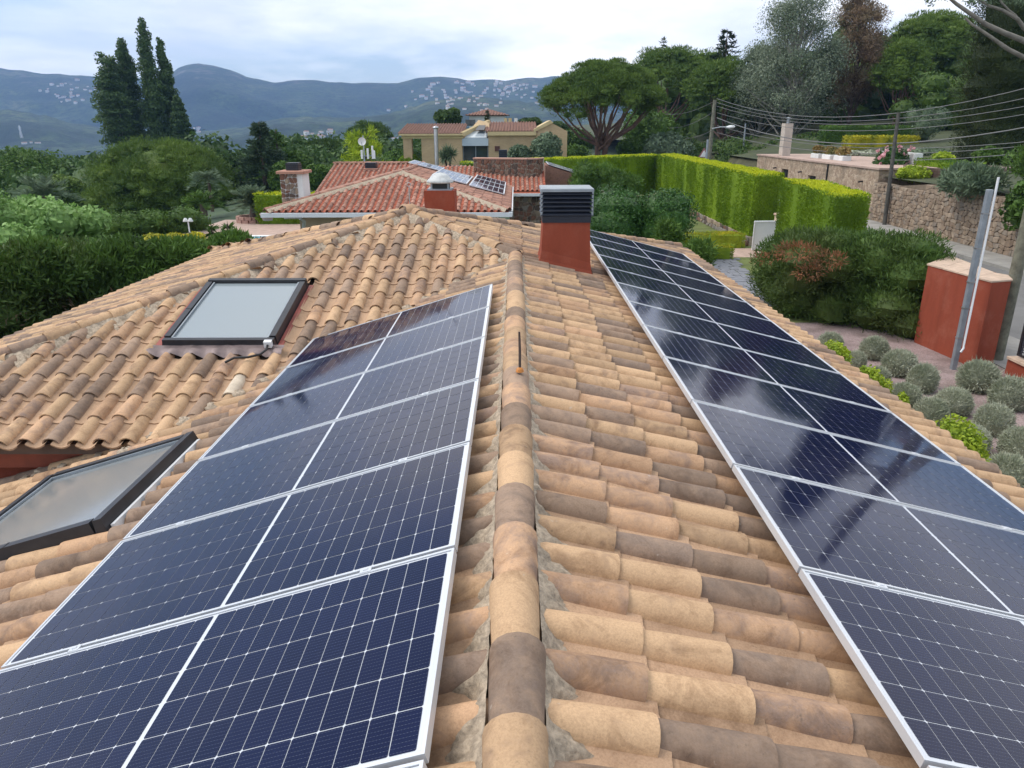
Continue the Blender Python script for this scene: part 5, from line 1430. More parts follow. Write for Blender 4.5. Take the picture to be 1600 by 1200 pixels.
def roof_plane(o, u, s): return Plane(o, u, s)
redc, redh = [], []
umR = unit_mesh('roof_tile', TV, TQ, TS, T_RED); cmR = unit_mesh('channel_tile', CV, CQ, CS, T_RCHAN)
def lay_red(P, a0, a1, b1, inside, sink):
    n = int((a1-a0)/.23); k = math.sqrt(1+NS*NS)
    for i in range(n+1):
        for j in range(int(b1/.36)+1):
            a = a0+i*.23; b_ = .30+j*.36
            if b_ > b1+.1: continue
            q = P.at(a, b_-.15)
            if inside(q): sink.append((P.frame(a, b_+random.uniform(-.01, .01), 0, random.uniform(-.02, .02)), 0, q))
            if inside(P.at(a+.115, b_-.15)): redh.append((P.frame(a+.115, b_+.03, 0), 0, q))
kN = math.sqrt(1+NS*NS); Lf = (RY-HY0)*kN
PNF = Plane((RX, RY, RZ), (1, 0, 0), (0, -1, -NS)); PNR = Plane((RX, RY, RZ), (0, 1, 0), (1, 0, -NS)); PNL = Plane((RX, RY, RZ), (0, 1, 0), (-1, 0, -NS))
far = []
lay_red(PNF, -4.3, 4.3, Lf, lambda q: abs(q.x-RX) < RY-q.y-.02, redc)
lay_red(PNR, -4.3, 6.4, Lf, lambda q: (q.y > RY-(q.x-RX)+.05), far)
lay_red(PNL, -4.3, 6.4, Lf, lambda q: (q.y > RY-(RX-q.x)+.05), far)
# rear wing, roof rising away from the stone wall
WY = 36.4; WZ = 1.98; PNW = Plane((2.0, 40.4, WZ+NS*4.0), (1, 0, 0), (0, -1, -NS))
lay_red(PNW, -6.0, -.6, 4.0*kN, lambda q: q.y > WY and (q.x > RX+(40.4-q.y)*.6), far)
# left wing
PNX = Plane((-6.5, 37.6, NZ-.12+NS*4.3), (1, 0, 0), (0, -1, -NS))
lay_red(PNX, -2.3, 1.6, 4.3*kN, lambda q: q.y > 33.2, far)
redc.sort(key=lambda it: (it[2]-Vector((0, 0, CZ))).length)
for m_, k, p in redc[:300]: child('roof_tile', umR, nb, m_)
child('roof_tiles', many_mesh('roof_tiles', TV, TQ, TS, (T_RED,), [(m_, 0) for m_, k, p in redc[300:]+far]), nb, kind='stuff')
child('channel_tiles', many_mesh('channel_tiles', CV, CQ, CS, (T_RCHAN,), [(m_, 0) for m_, k, p in redh]), nb, kind='stuff')
def nslab(pts, th=.12):
    mb = MB(); mb.prism([Vector(p)-Vector((0, 0, .015)) for p in pts], (0, 0, -th)); mb.part('roof_deck', nb, T_RCHAN)
nslab([(HX0, HY0, NZ), (HX1, HY0, NZ), (RX, RY, RZ)])
nslab([(RX, RY, RZ), (HX1, HY0, NZ), (HX1, 36, NZ), (RX, 36, RZ)])
nslab([(RX, RY, RZ), (RX, 36, RZ), (HX0, 36, NZ), (HX0, HY0, NZ)])
nslab([(-3.0, WY, WZ), (1.5, WY, WZ), (1.5, 40.4, WZ+NS*4.0), (-4.0, 40.4, WZ+NS*4.0)])
nslab([(-8.9, 33.3, NZ-.12), (-4.9, 33.3, NZ-.12), (-4.9, 37.6, NZ-.12+NS*4.3), (-8.9, 37.6, NZ-.12+NS*4.3)])
umap = umR
def ncaps(p0, p1, n_name='ridge_tile', parent=None, me=None):
    p0 = Vector(p0); p1 = Vector(p1); d = (p1-p0); L = d.length; d.normalize(); y = -d; x = y.cross(Vector((0, 0, 1))).normalized(); z = x.cross(y).normalized()
    for i in range(int(L/.36)):
        q = p0+d*(i*.36)+z*.05
        child('ridge_tile', umR, nb, Matrix(((x.x*1.15, y.x, z.x*1.1, q.x), (x.y*1.15, y.y, z.y*1.1, q.y), (x.z*1.15, y.z, z.z*1.1, q.z), (0, 0, 0, 1))))
ncaps((HX0, HY0, NZ), (RX, RY, RZ)); ncaps((HX1, HY0, NZ), (RX, RY, RZ)); ncaps((RX, 36, RZ), (RX, RY, RZ))
ncaps((-4.9, 37.6, NZ-.12+NS*4.3), (-8.9, 37.6, NZ-.12+NS*4.3))
def nmortar(p0, p1):
    p0 = Vector(p0); p1 = Vector(p1); d = p1-p0; n = int(d.length/.12); s = d.cross(Vector((0, 0, 1))).normalized(); vs = []
    for i in range(n+1):
        for o, h in ((-.26, -.01), (-.12, .10), (.12, .10), (.26, -.01)):
            vs.append(p0+d*i/n+s*(o+random.uniform(-.05, .05))+Vector((0, 0, h-abs(o)*NS*.0)))
    mb = MB(); mb.add(vs, [(i*4+j, i*4+j+1, i*4+j+5, i*4+j+4) for i in range(n) for j in range(3)], 0, True); mb.part('bedding_mortar', nb, MORTAR)
nmortar((HX0, HY0, NZ), (RX, RY, RZ)); nmortar((HX1, HY0, NZ), (RX, RY, RZ))
mb = MB(); mb.box((HX0-.12, HY0-.16, NZ-.16), (HX1+.1, HY0-.02, NZ-.02)); mb.part('gutter', nb, WHITEMETAL)
mb = MB(); mb.box((HX1-.02, HY0, NZ-.14), (HX1+.12, 36, NZ-.01)); mb.part('gutter', nb, WHITEMETAL)
mb = MB(); mb.box((-.10, WY-.15, WZ-.15), (1.55, WY-.02, WZ-.03)); mb.part('gutter', nb, WHITEMETAL)
mb = MB(); mb.box((HX0+.9, HY0+.8, -.5), (HX1-.6, 36, NZ-.17)); mb.part('house_wall', nb, CREAM)
mb = MB(); mb.tube([(HX0+1.15, HY0+.02, NZ-.2), (HX0+1.2, HY0+.3, NZ-.35), (HX0+1.0, HY0+.72, NZ-.8), (HX0+1.0, HY0+.72, -.3)], .06, 8); mb.part('downpipe', nb, WHITEMETAL)
mb = MB(); mb.box((-.28, WY+.3, -.5), (1.4, 40.4, WZ-.2)); mb.part('stone_wall', nb, JOINT)
sw = rubble((-.28, WY+.295, -.3), (1, 0, 0), 1.68, WZ+.1, 8, 9, .05, .018, .35, 21)
for mbx, k in sw: mbx.part('stone', nb, STONE[k])
# curved stone parapet on the roof
pc = [atd(x, 262, 41.5) for x in (745, 775, 810, 845)]
pts = [Vector((-2.15, 39.5, 0)), Vector((-1.2, 39.15, 0)), Vector((-.2, 38.8, 0)), Vector((.6, 38.6, 0)), Vector((1.15, 38.75, 0)), Vector((1.4, 39.3, 0))]
pz0, pz1 = 2.25, 3.42
n = len(pts)
outer = pts; inner_ = [p+Vector((.1, .5, 0)) for p in pts]
mb = MB(); mb.add([p+Vector((0, 0, pz0)) for p in outer]+[p+Vector((0, 0, pz1)) for p in outer]+[p+Vector((0, 0, pz0)) for p in inner_]+[p+Vector((0, 0, pz1)) for p in inner_],
  [f_ for i in range(n-1) for f_ in ((i, i+1, n+i+1, n+i), (2*n+i+1, 2*n+i, 3*n+i, 3*n+i+1), (n+i, n+i+1, 3*n+i+1, 3*n+i))]+[(0, n, 3*n, 2*n), (n-1, 3*n-1, 4*n-1, 2*n-1)])
pp = mb.part('parapet', nb, JOINT)
for i in range(n-1):
    for mbx, k in rubble(outer[i]+Vector((0, 0, pz0)), outer[i+1]-outer[i], (outer[i+1]-outer[i]).length, pz1-pz0, 5, 5, .05, .02, .38, 40+i): mbx.part('stone', pp, STONE[(3, 3, 0, 4, 3)[k]])
    a, b_ = outer[i], outer[i+1]; d_ = (b_-a).normalized(); nn = Vector((d_.y, -d_.x, 0))
    mb = MB(); mb.prism([a+nn*.07+Vector((0, 0, pz1+.003)), b_+nn*.07+Vector((0, 0, pz1+.003)), inner_[i+1]+Vector((0, .05, pz1+.003)), inner_[i]+Vector((0, .05, pz1+.003))], (0, 0, .06)); mb.part('coping_slab', pp, plain('pale_terracotta_coping', (.48, .27, .2), .85, .1, 4))
# chimneys of the neighbour
def nchim(name, x0, x1, y0, y1, z0, z1, front, side, capm, cow):
    mb = MB(); mb.box((x0, y0, z0), (x1, y1, z1)); c = mb.part('chimney', nb, side)
    mb = MB(); mb.bevbox((x0-.1, y0-.1, z1+.002), (x1+.1, y1+.1, z1+.10), .02); mb.part('chimney_cap', c, capm)
    xc, yc = (x0+x1)/2, (y0+y1)/2
    mb = MB(); mb.box((xc-cow/2, yc-cow/2, z1+.102), (xc+cow/2, yc+cow/2, z1+.36)); mb.part('cowl', c, LOUVRE)
    for q in range(3):
        mb = MB(); mb.box((xc-cow/2-.02, yc-cow/2-.02, z1+.13+q*.075), (xc+cow/2+.02, yc+cow/2+.02, z1+.16+q*.075)); mb.part('louvre_slat', c, DARKMETAL)
    return c
q = atd(474, 290, 27.4)
c1 = nchim('c', q.x-.36, q.x+.42, 26.7, 27.6, 1.9, 3.45, None, WHITE, T_RED, .42)
for mbx, k in rubble((q.x-.36, 26.697, 1.95), (1, 0, 0), .60, 1.5, 4, 9, .035, .012, .35, 77): mbx.part('stone', c1, STONE[k])
q = atd(587, 266, 36.5)
nchim('c', q.x-.25, q.x+.25, 36.6, 37.1, 2.0, 3.02, None, T_RED, T_RED, .5)
mb = MB(); r_ = atd(581.5, 269, 35.8); mb.box((r_.x-.1, r_.y, r_.z-.16), (r_.x+.1, r_.y+.12, r_.z+.16)); mb.part('meter_box', nb, WHITE)
# antenna mast with dish
am = thing('antenna_mast', 'roof antenna mast with a round white dish and small panel aerials', 'antenna', atd(571, 268, 36.9))
b0 = atd(571, 268, 36.9); t0 = atd(567, 212, 36.9)
mb = MB(); mb.tube([b0-Vector((0, 0, .4)), b0.lerp(t0, .5), t0], .03, 7); mb.part('mast', am, GREYMETAL)
mb = MB(); mb.tube([b0+Vector((-.15, 0, -.3)), b0.lerp(t0, .45)], .02, 6); mb.part('stay', am, GREYMETAL)
dc = atd(565.5, 221, 36.7); fwd = Vector((.05, -1, .12)).normalized(); ux = Vector((1, 0, 0)); uz = fwd.cross(ux).normalized()
vs = []; fs = []
for a in range(5):
    rr = .20*a/4
    for k in range(16):
        q_ = 2*math.pi*k/16; vs.append(dc+ux*rr*math.cos(q_)+uz*rr*math.sin(q_)-fwd*(.06*(1-(a/4)**2)))
for a in range(4):
    for k in range(16): fs.append((a*16+k, a*16+(k+1) % 16, (a+1)*16+(k+1) % 16, (a+1)*16+k))
mb = MB(); mb.add(vs, fs, 0, True); mb.part('dish', am, WHITE)
mb = MB(); mb.tube([dc-uz*.18, dc+fwd*.2-uz*.04], .012, 6); mb.part('feed_arm', am, GREYMETAL)
for dx, hh in ((-.18, .42), (.12, .5), (.36, .62), (.44, .4)):
    q_ = atd(571, 240, 36.8)+Vector((dx, 0, 0)); mb = MB(); mb.bevbox((q_.x-.045, q_.y-.04, q_.z-.25), (q_.x+.045, q_.y+.04, q_.z-.25+hh), .01); mb.part('aerial', am, WHITEMETAL)
q_ = atd(571, 244, 36.85); mb = MB(); mb.tube([q_+Vector((-.25, 0, 0)), q_+Vector((.5, 0, .02))], .02, 6); mb.part('crossbar', am, GREYMETAL)
# neighbour's solar panels: on the right slope, and behind the parapet
def simple_panel(o, ax, ay, w_, h_, label, group):
    ax = Vector(ax).normalized(); ay = Vector(ay).normalized(); az = ax.cross(ay).normalized()
    if az.z < 0: az = -az
    t = thing('solar_panel', label, 'solar panel', o, group)
    def q(a, b_, h): return o+ax*a+ay*b_+az*h
    def bx(a0, a1, b0, b1, h0, h1): return [q(a, b_, h) for h in (h0, h1) for a, b_ in ((a0, b0), (a1, b0), (a1, b1), (a0, b1))]
    mb = MB()
    for r_ in ((0, w_, 0, .03), (0, w_, h_-.03, h_), (0, .03, .03, h_-.03), (w_-.03, w_, .03, h_-.03)): mb.hexa(bx(*r_, -.035, .002))
    mb.part('frame', t, ALU)
    mb = MB(); mb.hexa(bx(.03, w_-.03, .03, h_-.03, -.02, -.008)); mb.part('backsheet', t, BACK)
    nx = 6; ny = 12; mb = MB()
    for i in range(nx):
        for j in range(ny):
            cw, chh = (w_-.08)/nx, (h_-.10)/ny; x = .04+i*cw; y = .04+j*chh+(.02 if j >= ny/2 else 0); mb.hexa(bx(x+.010, x+cw-.010, y+.008, y+chh-.008, -.008, -.005))
    mb.part('solar_cells', t, CELL, kind='stuff')
base_n = lambda y, x: Vector((x, y, RZ-NS*(x-RX)+.15))
for i, (y, x, lab) in enumerate(((29.7, -1.80, 'nearest solar panel on the red roof, lowest of the right hand column'), (31.85, -1.80, 'middle solar panel of the right hand column on the red roof'), (34.0, -1.80, 'farthest solar panel of the right hand column on the red roof'), (30.0, -3.28, 'nearer solar panel of the left hand column, just right of the domed cowl'), (32.2, -3.28, 'farther solar panel of the left hand column on the red roof'), (33.2, -4.62, 'solar panel highest on the red roof, left of the domed cowl'))):
    simple_panel(base_n(y, x), (1, 0, -NS), (0, 1, 0), 1.42, 2.1, lab, 'solar panels on the red roof')
pq = atd(850, 253, 47)
for i in range(3):
    for j in range(2):
        o_p = Vector((1.75+j*1.75, 40.6+i*1.08, 3.12-.30*(j*1.75)))
        simple_panel(o_p, (1, 0, -.30), (0, 1, 0), 1.70, 1.04, ('%s %s solar panel of the array behind the stone parapet' % (('upper', 'lower')[j], ('near', 'middle', 'far')[i])), 'solar panels behind the stone parapet')
mb = MB(); mb.hexa([(1.6, 40.5, 1.5), (5.5, 40.5, 1.5), (5.5, 44.1, 1.5), (1.6, 44.1, 1.5), (1.6, 40.5, 3.06), (5.5, 40.5, 1.89), (5.5, 44.1, 1.89), (1.6, 44.1, 3.06)]); mb.part('roof', nb, T_RED)
fl = atd(683, 266, 46); ft = atd(683.5, 201, 46)
mb = MB(); mb.tube([(fl.x, fl.y, fl.z-1), (fl.x, fl.y, ft.z)], .125, 12); fp = mb.part('flue', nb, STEEL)
mb = MB(); mb.lathe([(.15, -.02), (.19, .02), (.17, .10), (.05, .16), (0, .17)], (fl.x, fl.y, ft.z), 12); mb.part('flue_cap', fp, STEEL)
for t_ in (.3, .65):
    mb = MB(); mb.tube([(fl.x, fl.y, fl.z+(ft.z-fl.z)*t_), (fl.x, fl.y, fl.z+(ft.z-fl.z)*t_+.06)], .14, 12); mb.part('flue_band', fp, STEEL)

# ------------------------------------------------------------------ sandy brick house
SAND_BR = brick_mat('sandy_brick', (.58, .41, .235), (.52, .36, .20), (.36, .27, .17))
SANDTRIM = plain('pale_yellow_cornice', (.58, .45, .24), .85, .08, 2)
bh = thing('brick_house', 'sandy brick house with dull red tiled roofs and a glazed link in the middle', 'house', (-2, 72, 0))
D0 = 68.0
def bx_(px): return aty(px, 215, D0).x
x0, x1, x2, x3, x4 = bx_(625), bx_(722), bx_(763), bx_(838), bx_(886)
ez = aty(640, 211, D0).z; rz = aty(655, 194, D0+4).z
gz = -.5
mb = MB(); mb.box((bx_(658), D0, gz), (x1, D0+8, ez-.30)); mb.part('front_wall', bh, SAND_BR)
mb = MB(); mb.box((x0+.25, D0, gz), (x0+1.0, D0+.75, ez-.30)); mb.part('brick_pillar', bh, SAND_BR)
mb = MB(); mb.box((x0+.15, D0-.1, ez-.298), (x1+.1, D0+8, ez-.05)); mb.part('cornice', bh, SANDTRIM)
mb = MB(); mb.box((x0-.05, D0-.35, ez-.048), (x1+.2, D0-.1, ez+.10)); mb.part('gutter', bh, SANDTRIM)
ez2 = aty(800, 206, D0).z; rz2 = aty(800, 191, D0+4).z
mb = MB(); mb.box((x2, D0, gz), (x3, D0+8, ez2-.3)); mb.part('front_wall', bh, SAND_BR)
mb = MB(); mb.box((x2-.05, D0-.3, ez2-.298), (x3-.02, D0, ez2+.02)); mb.part('cornice', bh, SANDTRIM)
gzr = aty(855, 192, D0).z
mb = MB(); mb.prism([(x3, D0-.2, gz), (x4, D0-.2, gz), (x4, D0-.2, aty(884, 205, D0).z), (x3+1.3, D0-.2, gzr), (x3, D0-.2, ez2+.25)], (0, 8, 0)); mb.part('gable_wall', bh, SAND_BR)
mb = MB(); mb.prism([(x3-.25, D0-.32, ez2-.05), (x3-.25, D0-.32, ez2+.2), (x3+1.2, D0-.32, gzr+.22), (x3+1.45, D0-.32, gzr+.02)], (0, 8, 0)); mb.part('verge', bh, SANDTRIM)
mb = MB(); mb.box((x0+.5, D0+7, ez-.30), (x1, D0+8.2, ez+.5)); mb.part('back_wall', bh, SAND_BR)
def far_roof(x0_, x1_, y0_, z0_, y1_, z1_, par, name='roof', mat=T_FAR):
    """tiled slope rising away: deck plus a barrel per column"""
    mb = MB(); mb.hexa([(x0_, y0_, z0_-.12), (x1_, y0_, z0_-.12), (x1_, y1_, z1_-.12), (x0_, y1_, z1_-.12), (x0_, y0_, z0_), (x1_, y0_, z0_), (x1_, y1_, z1_), (x0_, y1_, z1_)]); rf = mb.part(name, par, mat)
    P = Plane((0, y1_, z1_), (1, 0, 0), (0, y0_-y1_, z0_-z1_)); L = math.hypot(y1_-y0_, z1_-z0_); it = []
    n = int((x1_-x0_)/.26)
    for i in range(n+1):
        for j in range(int(L/.5)+1):
            b_ = .35+j*.5
            if b_ < L+.2: it.append((P.frame(x0_+i*.26, b_, 0, random.uniform(-.01, .01)) @ Matrix.Diagonal((1.05, 1.4, 1, 1)), 0))
    V8, Q8, S8 = tile_template(n=4); child('roof_tiles', many_mesh('roof_tiles', V8, Q8, S8, (mat,), it), rf, kind='stuff')
    return rf
far_roof(x0-.1, x1+.1, D0-.3, ez+.1, D0+6, rz+.0, bh); far_roof(x2-.2, x3+.1, D0-.25, ez2+.05, D0+6, rz2, bh)
mb = MB(); mb.prism([(x1-.15, D0-.25, ez-.1), (x1-.15, D0-.25, ez+.2), (x1+2.05, D0+4, rz+.35), (x1+2.05, D0+4, rz-.5)], (.3, .3, 0)); mb.part('verge', bh, SANDTRIM)
mb = MB(); mb.prism([(x1, D0+.6, ez-.3), (x2, D0+.6, ez-.3), (x2, D0+3.4, rz+.1), (x1+1.3, D0+3.4, rz+.35)], (0, .2, 0)); mb.part('link_gable', bh, SAND_BR)
GL = glass_mat('dark_window_glass', (.05, .065, .07), .06)
LINKROOF = glass_mat('pale_glass_roof', (.34, .39, .42), .15)
mb = MB(); mb.box((x1+.02, D0+.5, gz), (x2-.02, D0+.56, ez-.92)); wn = mb.part('window', bh, GL)
mb = MB()
for x in (x1+.02, (x1+x2)/2-.03, x2-.1): mb.box((x, D0+.42, gz), (x+.07, D0+.498, ez-.95))
mb.part('frame', wn, GREYMETAL)
mb = MB(); mb.box((x1+.095, D0+.43, ez-2.3), (x2-.105, D0+.497, ez-2.2)); mb.part('glazing_bar', wn, WHITEMETAL)
mb = MB(); mb.hexa([(x1, D0-.1, ez-.92), (x2, D0-.1, ez-.92), (x2, D0+.0, ez-.30), (x1, D0+.0, ez-.30), (x1, D0+.3, ez-.92), (x2, D0+.3, ez-.92), (x2, D0+.3, ez-.31), (x1, D0+.3, ez-.31)]); mb.part('glass_roof', bh, LINKROOF)
mb = MB(); mb.hexa([(x1+.2, D0+.05, ez-.30), (x2-.1, D0+.05, ez-.30), (x2-.1, D0+3, rz-.25), (x1+1.0, D0+3, rz-.25), (x1+.2, D0+.05, ez-.22), (x2-.1, D0+.05, ez-.22), (x2-.1, D0+3, rz-.17), (x1+1.0, D0+3, rz-.17)]); mb.part('glass_roof', bh, LINKROOF)
mb = MB(); mb.hexa([(x1+1.1, D0+1.0, ez+.35), (x2-.4, D0+1.0, ez+.35), (x2-.3, D0+2.4, ez+.75), (x1+1.4, D0+2.4, ez+.75), (x1+1.1, D0+1.0, ez+.40), (x2-.4, D0+1.0, ez+.40), (x2-.3, D0+2.4, ez+.80), (x1+1.4, D0+2.4, ez+.80)]); mb.part('open_roof_hatch', bh, DARKMETAL)
q = aty(777, 232, D0-.1); mb = MB(); mb.box((q.x-.22, D0-.12, q.z-.22), (q.x+.22, D0-.003, q.z+.2)); mb.part('wall_lamp', bh, plain('rusty_lamp_box', (.10, .04, .03), .7))
for px in (806, 790, 797):
    q = atd(px, 192, 74); mb = MB(); mb.box((q.x-.16, q.y, q.z-.8), (q.x+.16, q.y+.3, q.z+.45)); cch = mb.part('chimney', bh, WHITE if px == 806 else SANDTRIM)
q = atd(786, 240, 55); tb2 = thing('chimney_pot', 'small black louvred flue box between the parapet and the brick house', 'flue', (q.x, q.y, q.z-.5))
mb = MB(); mb.box((q.x-.30, q.y-.25, q.z-1.4), (q.x+.30, q.y+.25, q.z+.28)); mb.part('box', tb2, LOUVRE)
for k in range(4):
    mb = MB(); mb.box((q.x-.33, q.y-.28, q.z-.28+k*.14), (q.x+.33, q.y+.28, q.z-.25+k*.14)); mb.part('louvre_slat', tb2, DARKMETAL)
# planter with yucca
q = atd(712, 264, 50); yp = thing('black_planter', 'long black planter trough in front of the brick house', 'planter', (q.x, q.y, q.z-.4))
mb = MB(); mb.bevbox((q.x-.65, q.y-.3, q.z-1.2), (q.x+.6, q.y+.3, q.z+.22), .03); mb.part('trough', yp, BLACK)
yu = atd(700, 252, 50.2); yt = thing('yucca', 'spiky yucca with forked stems growing in the black planter', 'plant', (yu.x, yu.y, yu.z-.5))
mb = MB(); limb(mb, (yu.x, yu.y, yu.z-.7), (yu.x-.25, yu.y, yu.z+.25), .08, .05); limb(mb, (yu.x, yu.y, yu.z-.7), (yu.x+.25, yu.y, yu.z+.35), .08, .05); mb.part('stem', yt, BARK)
f = Fol()
for dx, dz in ((-.25, .35), (.25, .45), (.02, .62), (-.1, .25)):
    P, Nn = ell_pts((yu.x+dx, yu.y, yu.z+dz, .1, .1, .1), 110, .2, .3, 1); f.add(needles(P, Nn, .5, .12, .25))
child('leaves', f.mesh('leaves', L_OLIVE), yt)
gq = [atd(731, 262, 52), atd(762, 262, 52)]
box_hedge('low_hedge', 'short bright clipped hedge left of the stone parapet', [(gq[0].x-.5, gq[0].y), (gq[1].x+.8, gq[1].y), (gq[1].x+.8, gq[1].y+1), (gq[0].x-.5, gq[0].y+1)], 0, 2.62, 120, .13, (L_HEDGE, L_HEDGETOP))
for px, py, d, R, lab, lm in ((853, 232, 62, (1.7, 1.4, 1.35), 'rounded olive green tree before the gable wall of the brick house', L_OLIVE), (812, 240, 62, (1.3, 1., .8), 'grey green bush at the foot of the brick house right wing', L_OLIVE), (900, 238, 88, (2.2, 1.5, 1.2), 'green bush right of the brick house gable', L_BROAD)):
    q = atd(px, py, d); bush('garden_bush', lab, (q.x, q.y, q.z-.1), R, 2600, .26, lm, 'bush', 12)
# white villa behind
vl = thing('white_villa', 'white villa with a hipped tiled roof behind the brick house', 'house', (-5, 112, 0))
va, vb = aty(726, 180, 110), aty(796, 180, 110); vt = aty(761, 171, 114)
mb = MB(); mb.box((va.x+.6, 110.6, -3), (vb.x-.6, 118, va.z-.1)); mb.part('walls', vl, WHITE)
vw = vb.x-va.x; cxv = (va.x+vb.x)/2
mb = MB(); mb.add([(va.x, 110, va.z), (vb.x, 110, va.z), (vb.x, 118.6, va.z), (va.x, 118.6, va.z), (cxv-.4, 114.3, vt.z), (cxv+.4, 114.3, vt.z)], [(0, 1, 5, 4), (1, 2, 5), (2, 3, 4, 5), (3, 0, 4), (3, 2, 1, 0)]); vr = mb.part('roof', vl, T_FAR)
mb = MB()
for i in range(int(vw/.42)):
    x = va.x+.2+i*.42; t_ = min(1, min(x-va.x, vb.x-x)/(vw/2)); y1 = 110+4.3*t_; z1 = va.z+(vt.z-va.z)*t_
    if t_ > .05: mb.tube([(x, 110, va.z+.03), (x, y1, z1+.03)], .10, 5)
mb.part('roof_tiles', vr, T_FAR, kind='stuff')
q = aty(735, 191, 110.5); mb = MB(); mb.box((q.x-.7, 110.52, q.z-.45), (q.x+.7, 110.60, q.z+.35)); wn = mb.part('window', vl, GL)
mb = MB(); mb.box((q.x-.04, 110.49, q.z-.45), (q.x+.04, 110.52, q.z+.35)); mb.part('frame', wn, DARKMETAL)
conifer('cypress_tree', 'slim dark cypress in front of the white villa', 761, 95, 172, 205, 9, 900, L_DARKCYP, .35, 14)
for px, d, yt, yb_, wpx, lab in ((700, 104, 170, 200, 52, 'dark round tree left of the white villa'), (828, 118, 183, 200, 46, 'low dark tree right of the white villa'), (905, 100, 200, 240, 60, 'dark green tree right of the brick house'), (870, 125, 190, 215, 60, 'dark tree far behind the brick house gable')):
    q = atd(px, (yt+yb_)/2, d); bush('round_tree', lab, (q.x, q.y, q.z), (wpx*d/FPX/2, 2.5, (yb_-yt)*d/FPX/2), 2600, .45, L_PINE2, 'tree', 12)

# ------------------------------------------------------------------ left: pool terrace and garden
patch('pool_terrace', -16.5, -9.2, 30.5, 42.5, PAVE, .03)
pool = patch('pool_water', -13.2, -10.0, 32.3, 35.4, glass_mat('pool_water', (.05, .34, .46), .03), .045)
mb = MB()
for lo, hi in (((-13.6, 31.9, .032), (-9.6, 32.3, .09)), ((-13.6, 35.4, .032), (-9.6, 35.8, .09)), ((-13.6, 32.3, .032), (-13.2, 35.4, .09)), ((-10.0, 32.3, .032), (-9.6, 35.4, .09))): mb.box(lo, hi)
mb.obj('pool_coping', WHITE, kind='structure')
cy0 = atd(398, 350, 41); cb_ = thing('brick_planter', 'pinkish brick planter ring around the cycad by the pool', 'planter', (cy0.x, cy0.y, 0))
PB = plain('pink_planter_brick', (.42, .25, .2), .9, .15, 5)
for i in range(14):
    a = 2*math.pi*i/14
    for zz_ in range(2):
        mb = MB(); mb.box((-.17, -.09, .0), (.17, .09, .16), mat=Matrix.Translation((cy0.x+.85*math.cos(a+zz_*.2), cy0.y+.85*math.sin(a+zz_*.2), .03+zz_*.17)) @ Matrix.Rotation(a+zz_*.2+math.pi/2, 4, 'Z')); mb.part('brick', cb_, PB)
def palm(name, label, b_, hz, L, nf, lm, droop=.5, rt=.14):
    t = thing(name, label, 'palm', b_); mb = MB(); b_ = Vector(b_); tp = b_+Vector((0, 0, hz)); mb.tube([b_, b_+Vector((.03, 0, hz*.6)), tp], [rt*1.2, rt, rt*.9], 8); mb.part('trunk', t, BARK)
    f = Fol()
    for i in range(nf):
        a = random.uniform(0, 6.28); el = random.uniform(.0, 1.25); n_ = 26
        u = np.linspace(.08, 1, n_)[:, None]; dirv = np.array([math.cos(a)*math.cos(el), math.sin(a)*math.cos(el), math.sin(el)])
        P = np.array(tp)+dirv*u*L+np.array([0, 0, -droop*L])*u**2
        side = np.cross(dirv, [0, 0, 1]); side /= np.linalg.norm(side)+1e-6
        for sg_ in (-1, 1): f.add(needles(P, np.tile(side*sg_+dirv*.9, (n_, 1)), L*.26, .13, .10))
    child('fronds', f.mesh('fronds', lm), t); return t
palm('cycad', 'feathery cycad with a short stout trunk in the brick planter by the pool', (cy0.x, cy0.y, .2), .75, 1.45, 34, L_OLIVE, .35, .22)
q = atd(318, 330, 44); palm('cycad', 'second cycad in the shrubbery left of the brick planter', (q.x, q.y, 0), .7, 1.3, 26, L_BROAD, .45, .2)
q = atd(330, 315, 46); palm('palm_tree', 'thin palm with drooping fronds between the two cycads', (q.x, q.y, 0), 2.0, 1.3, 20, L_OLIVE, .6, .1)
q = atd(72, 312, 46); palm('palm_tree', 'pale feathery palm crown behind the bright green shrubs', (q.x, q.y, q.z-1.0), 1.2, 2.0, 22, L_OLIVE, .4, .2)
lq = atd(294, 347, 33); gl = thing('garden_lamp', 'white twin shaded garden lamp on a slim post by the terrace', 'lamp', (lq.x, lq.y, 0))
mb = MB(); mb.tube([(lq.x, lq.y, -.2), (lq.x, lq.y, lq.z+.05)], .03, 7); mb.part('post', gl, WHITEMETAL)
for s_ in (-.11, .11):
    mb = MB(); mb.lathe([(.04, .16), (.06, .14), (.12, .02), (.11, .0), (0, .03)], (lq.x+s_, lq.y, lq.z+.02), 10); mb.part('lamp_shade', gl, WHITE)
mb = MB(); mb.lathe([(0, 0), (.22, .02), (.24, .12), (.34, .30), (.36, .33), (0, .33)], (atd(418, 340, 34).x, atd(418, 340, 34).y, atd(418, 340, 34).z-.15), 12)
sv = thing('stone_vase', 'pale stone garden vase at the corner of the red roofed house', 'vase', tuple(atd(418, 340, 34))); mb.part('vase', sv, PB)
box_hedge('clipped_hedge', 'tall clipped green hedge left of the stone chimney of the red roofed house', [(-14.0, 40.5), (-9.6, 40.5), (-9.6, 41.7), (-14.0, 41.7)], 0, 1.62, 130, .14, (L_HEDGE, L_HEDGETOP), 'clipped cypress hedges')
hq = [atd(160, 372, 34), atd(290, 344, 37)]
ells = [(hq[0].x+(hq[1].x-hq[0].x)*u+random.uniform(-.3, .3), hq[0].y+(hq[1].y-hq[0].y)*u+random.uniform(-.4, .8), .45+random.uniform(-.2, .35), .8, .8, .55) for u in np.linspace(0, 1, 16)]
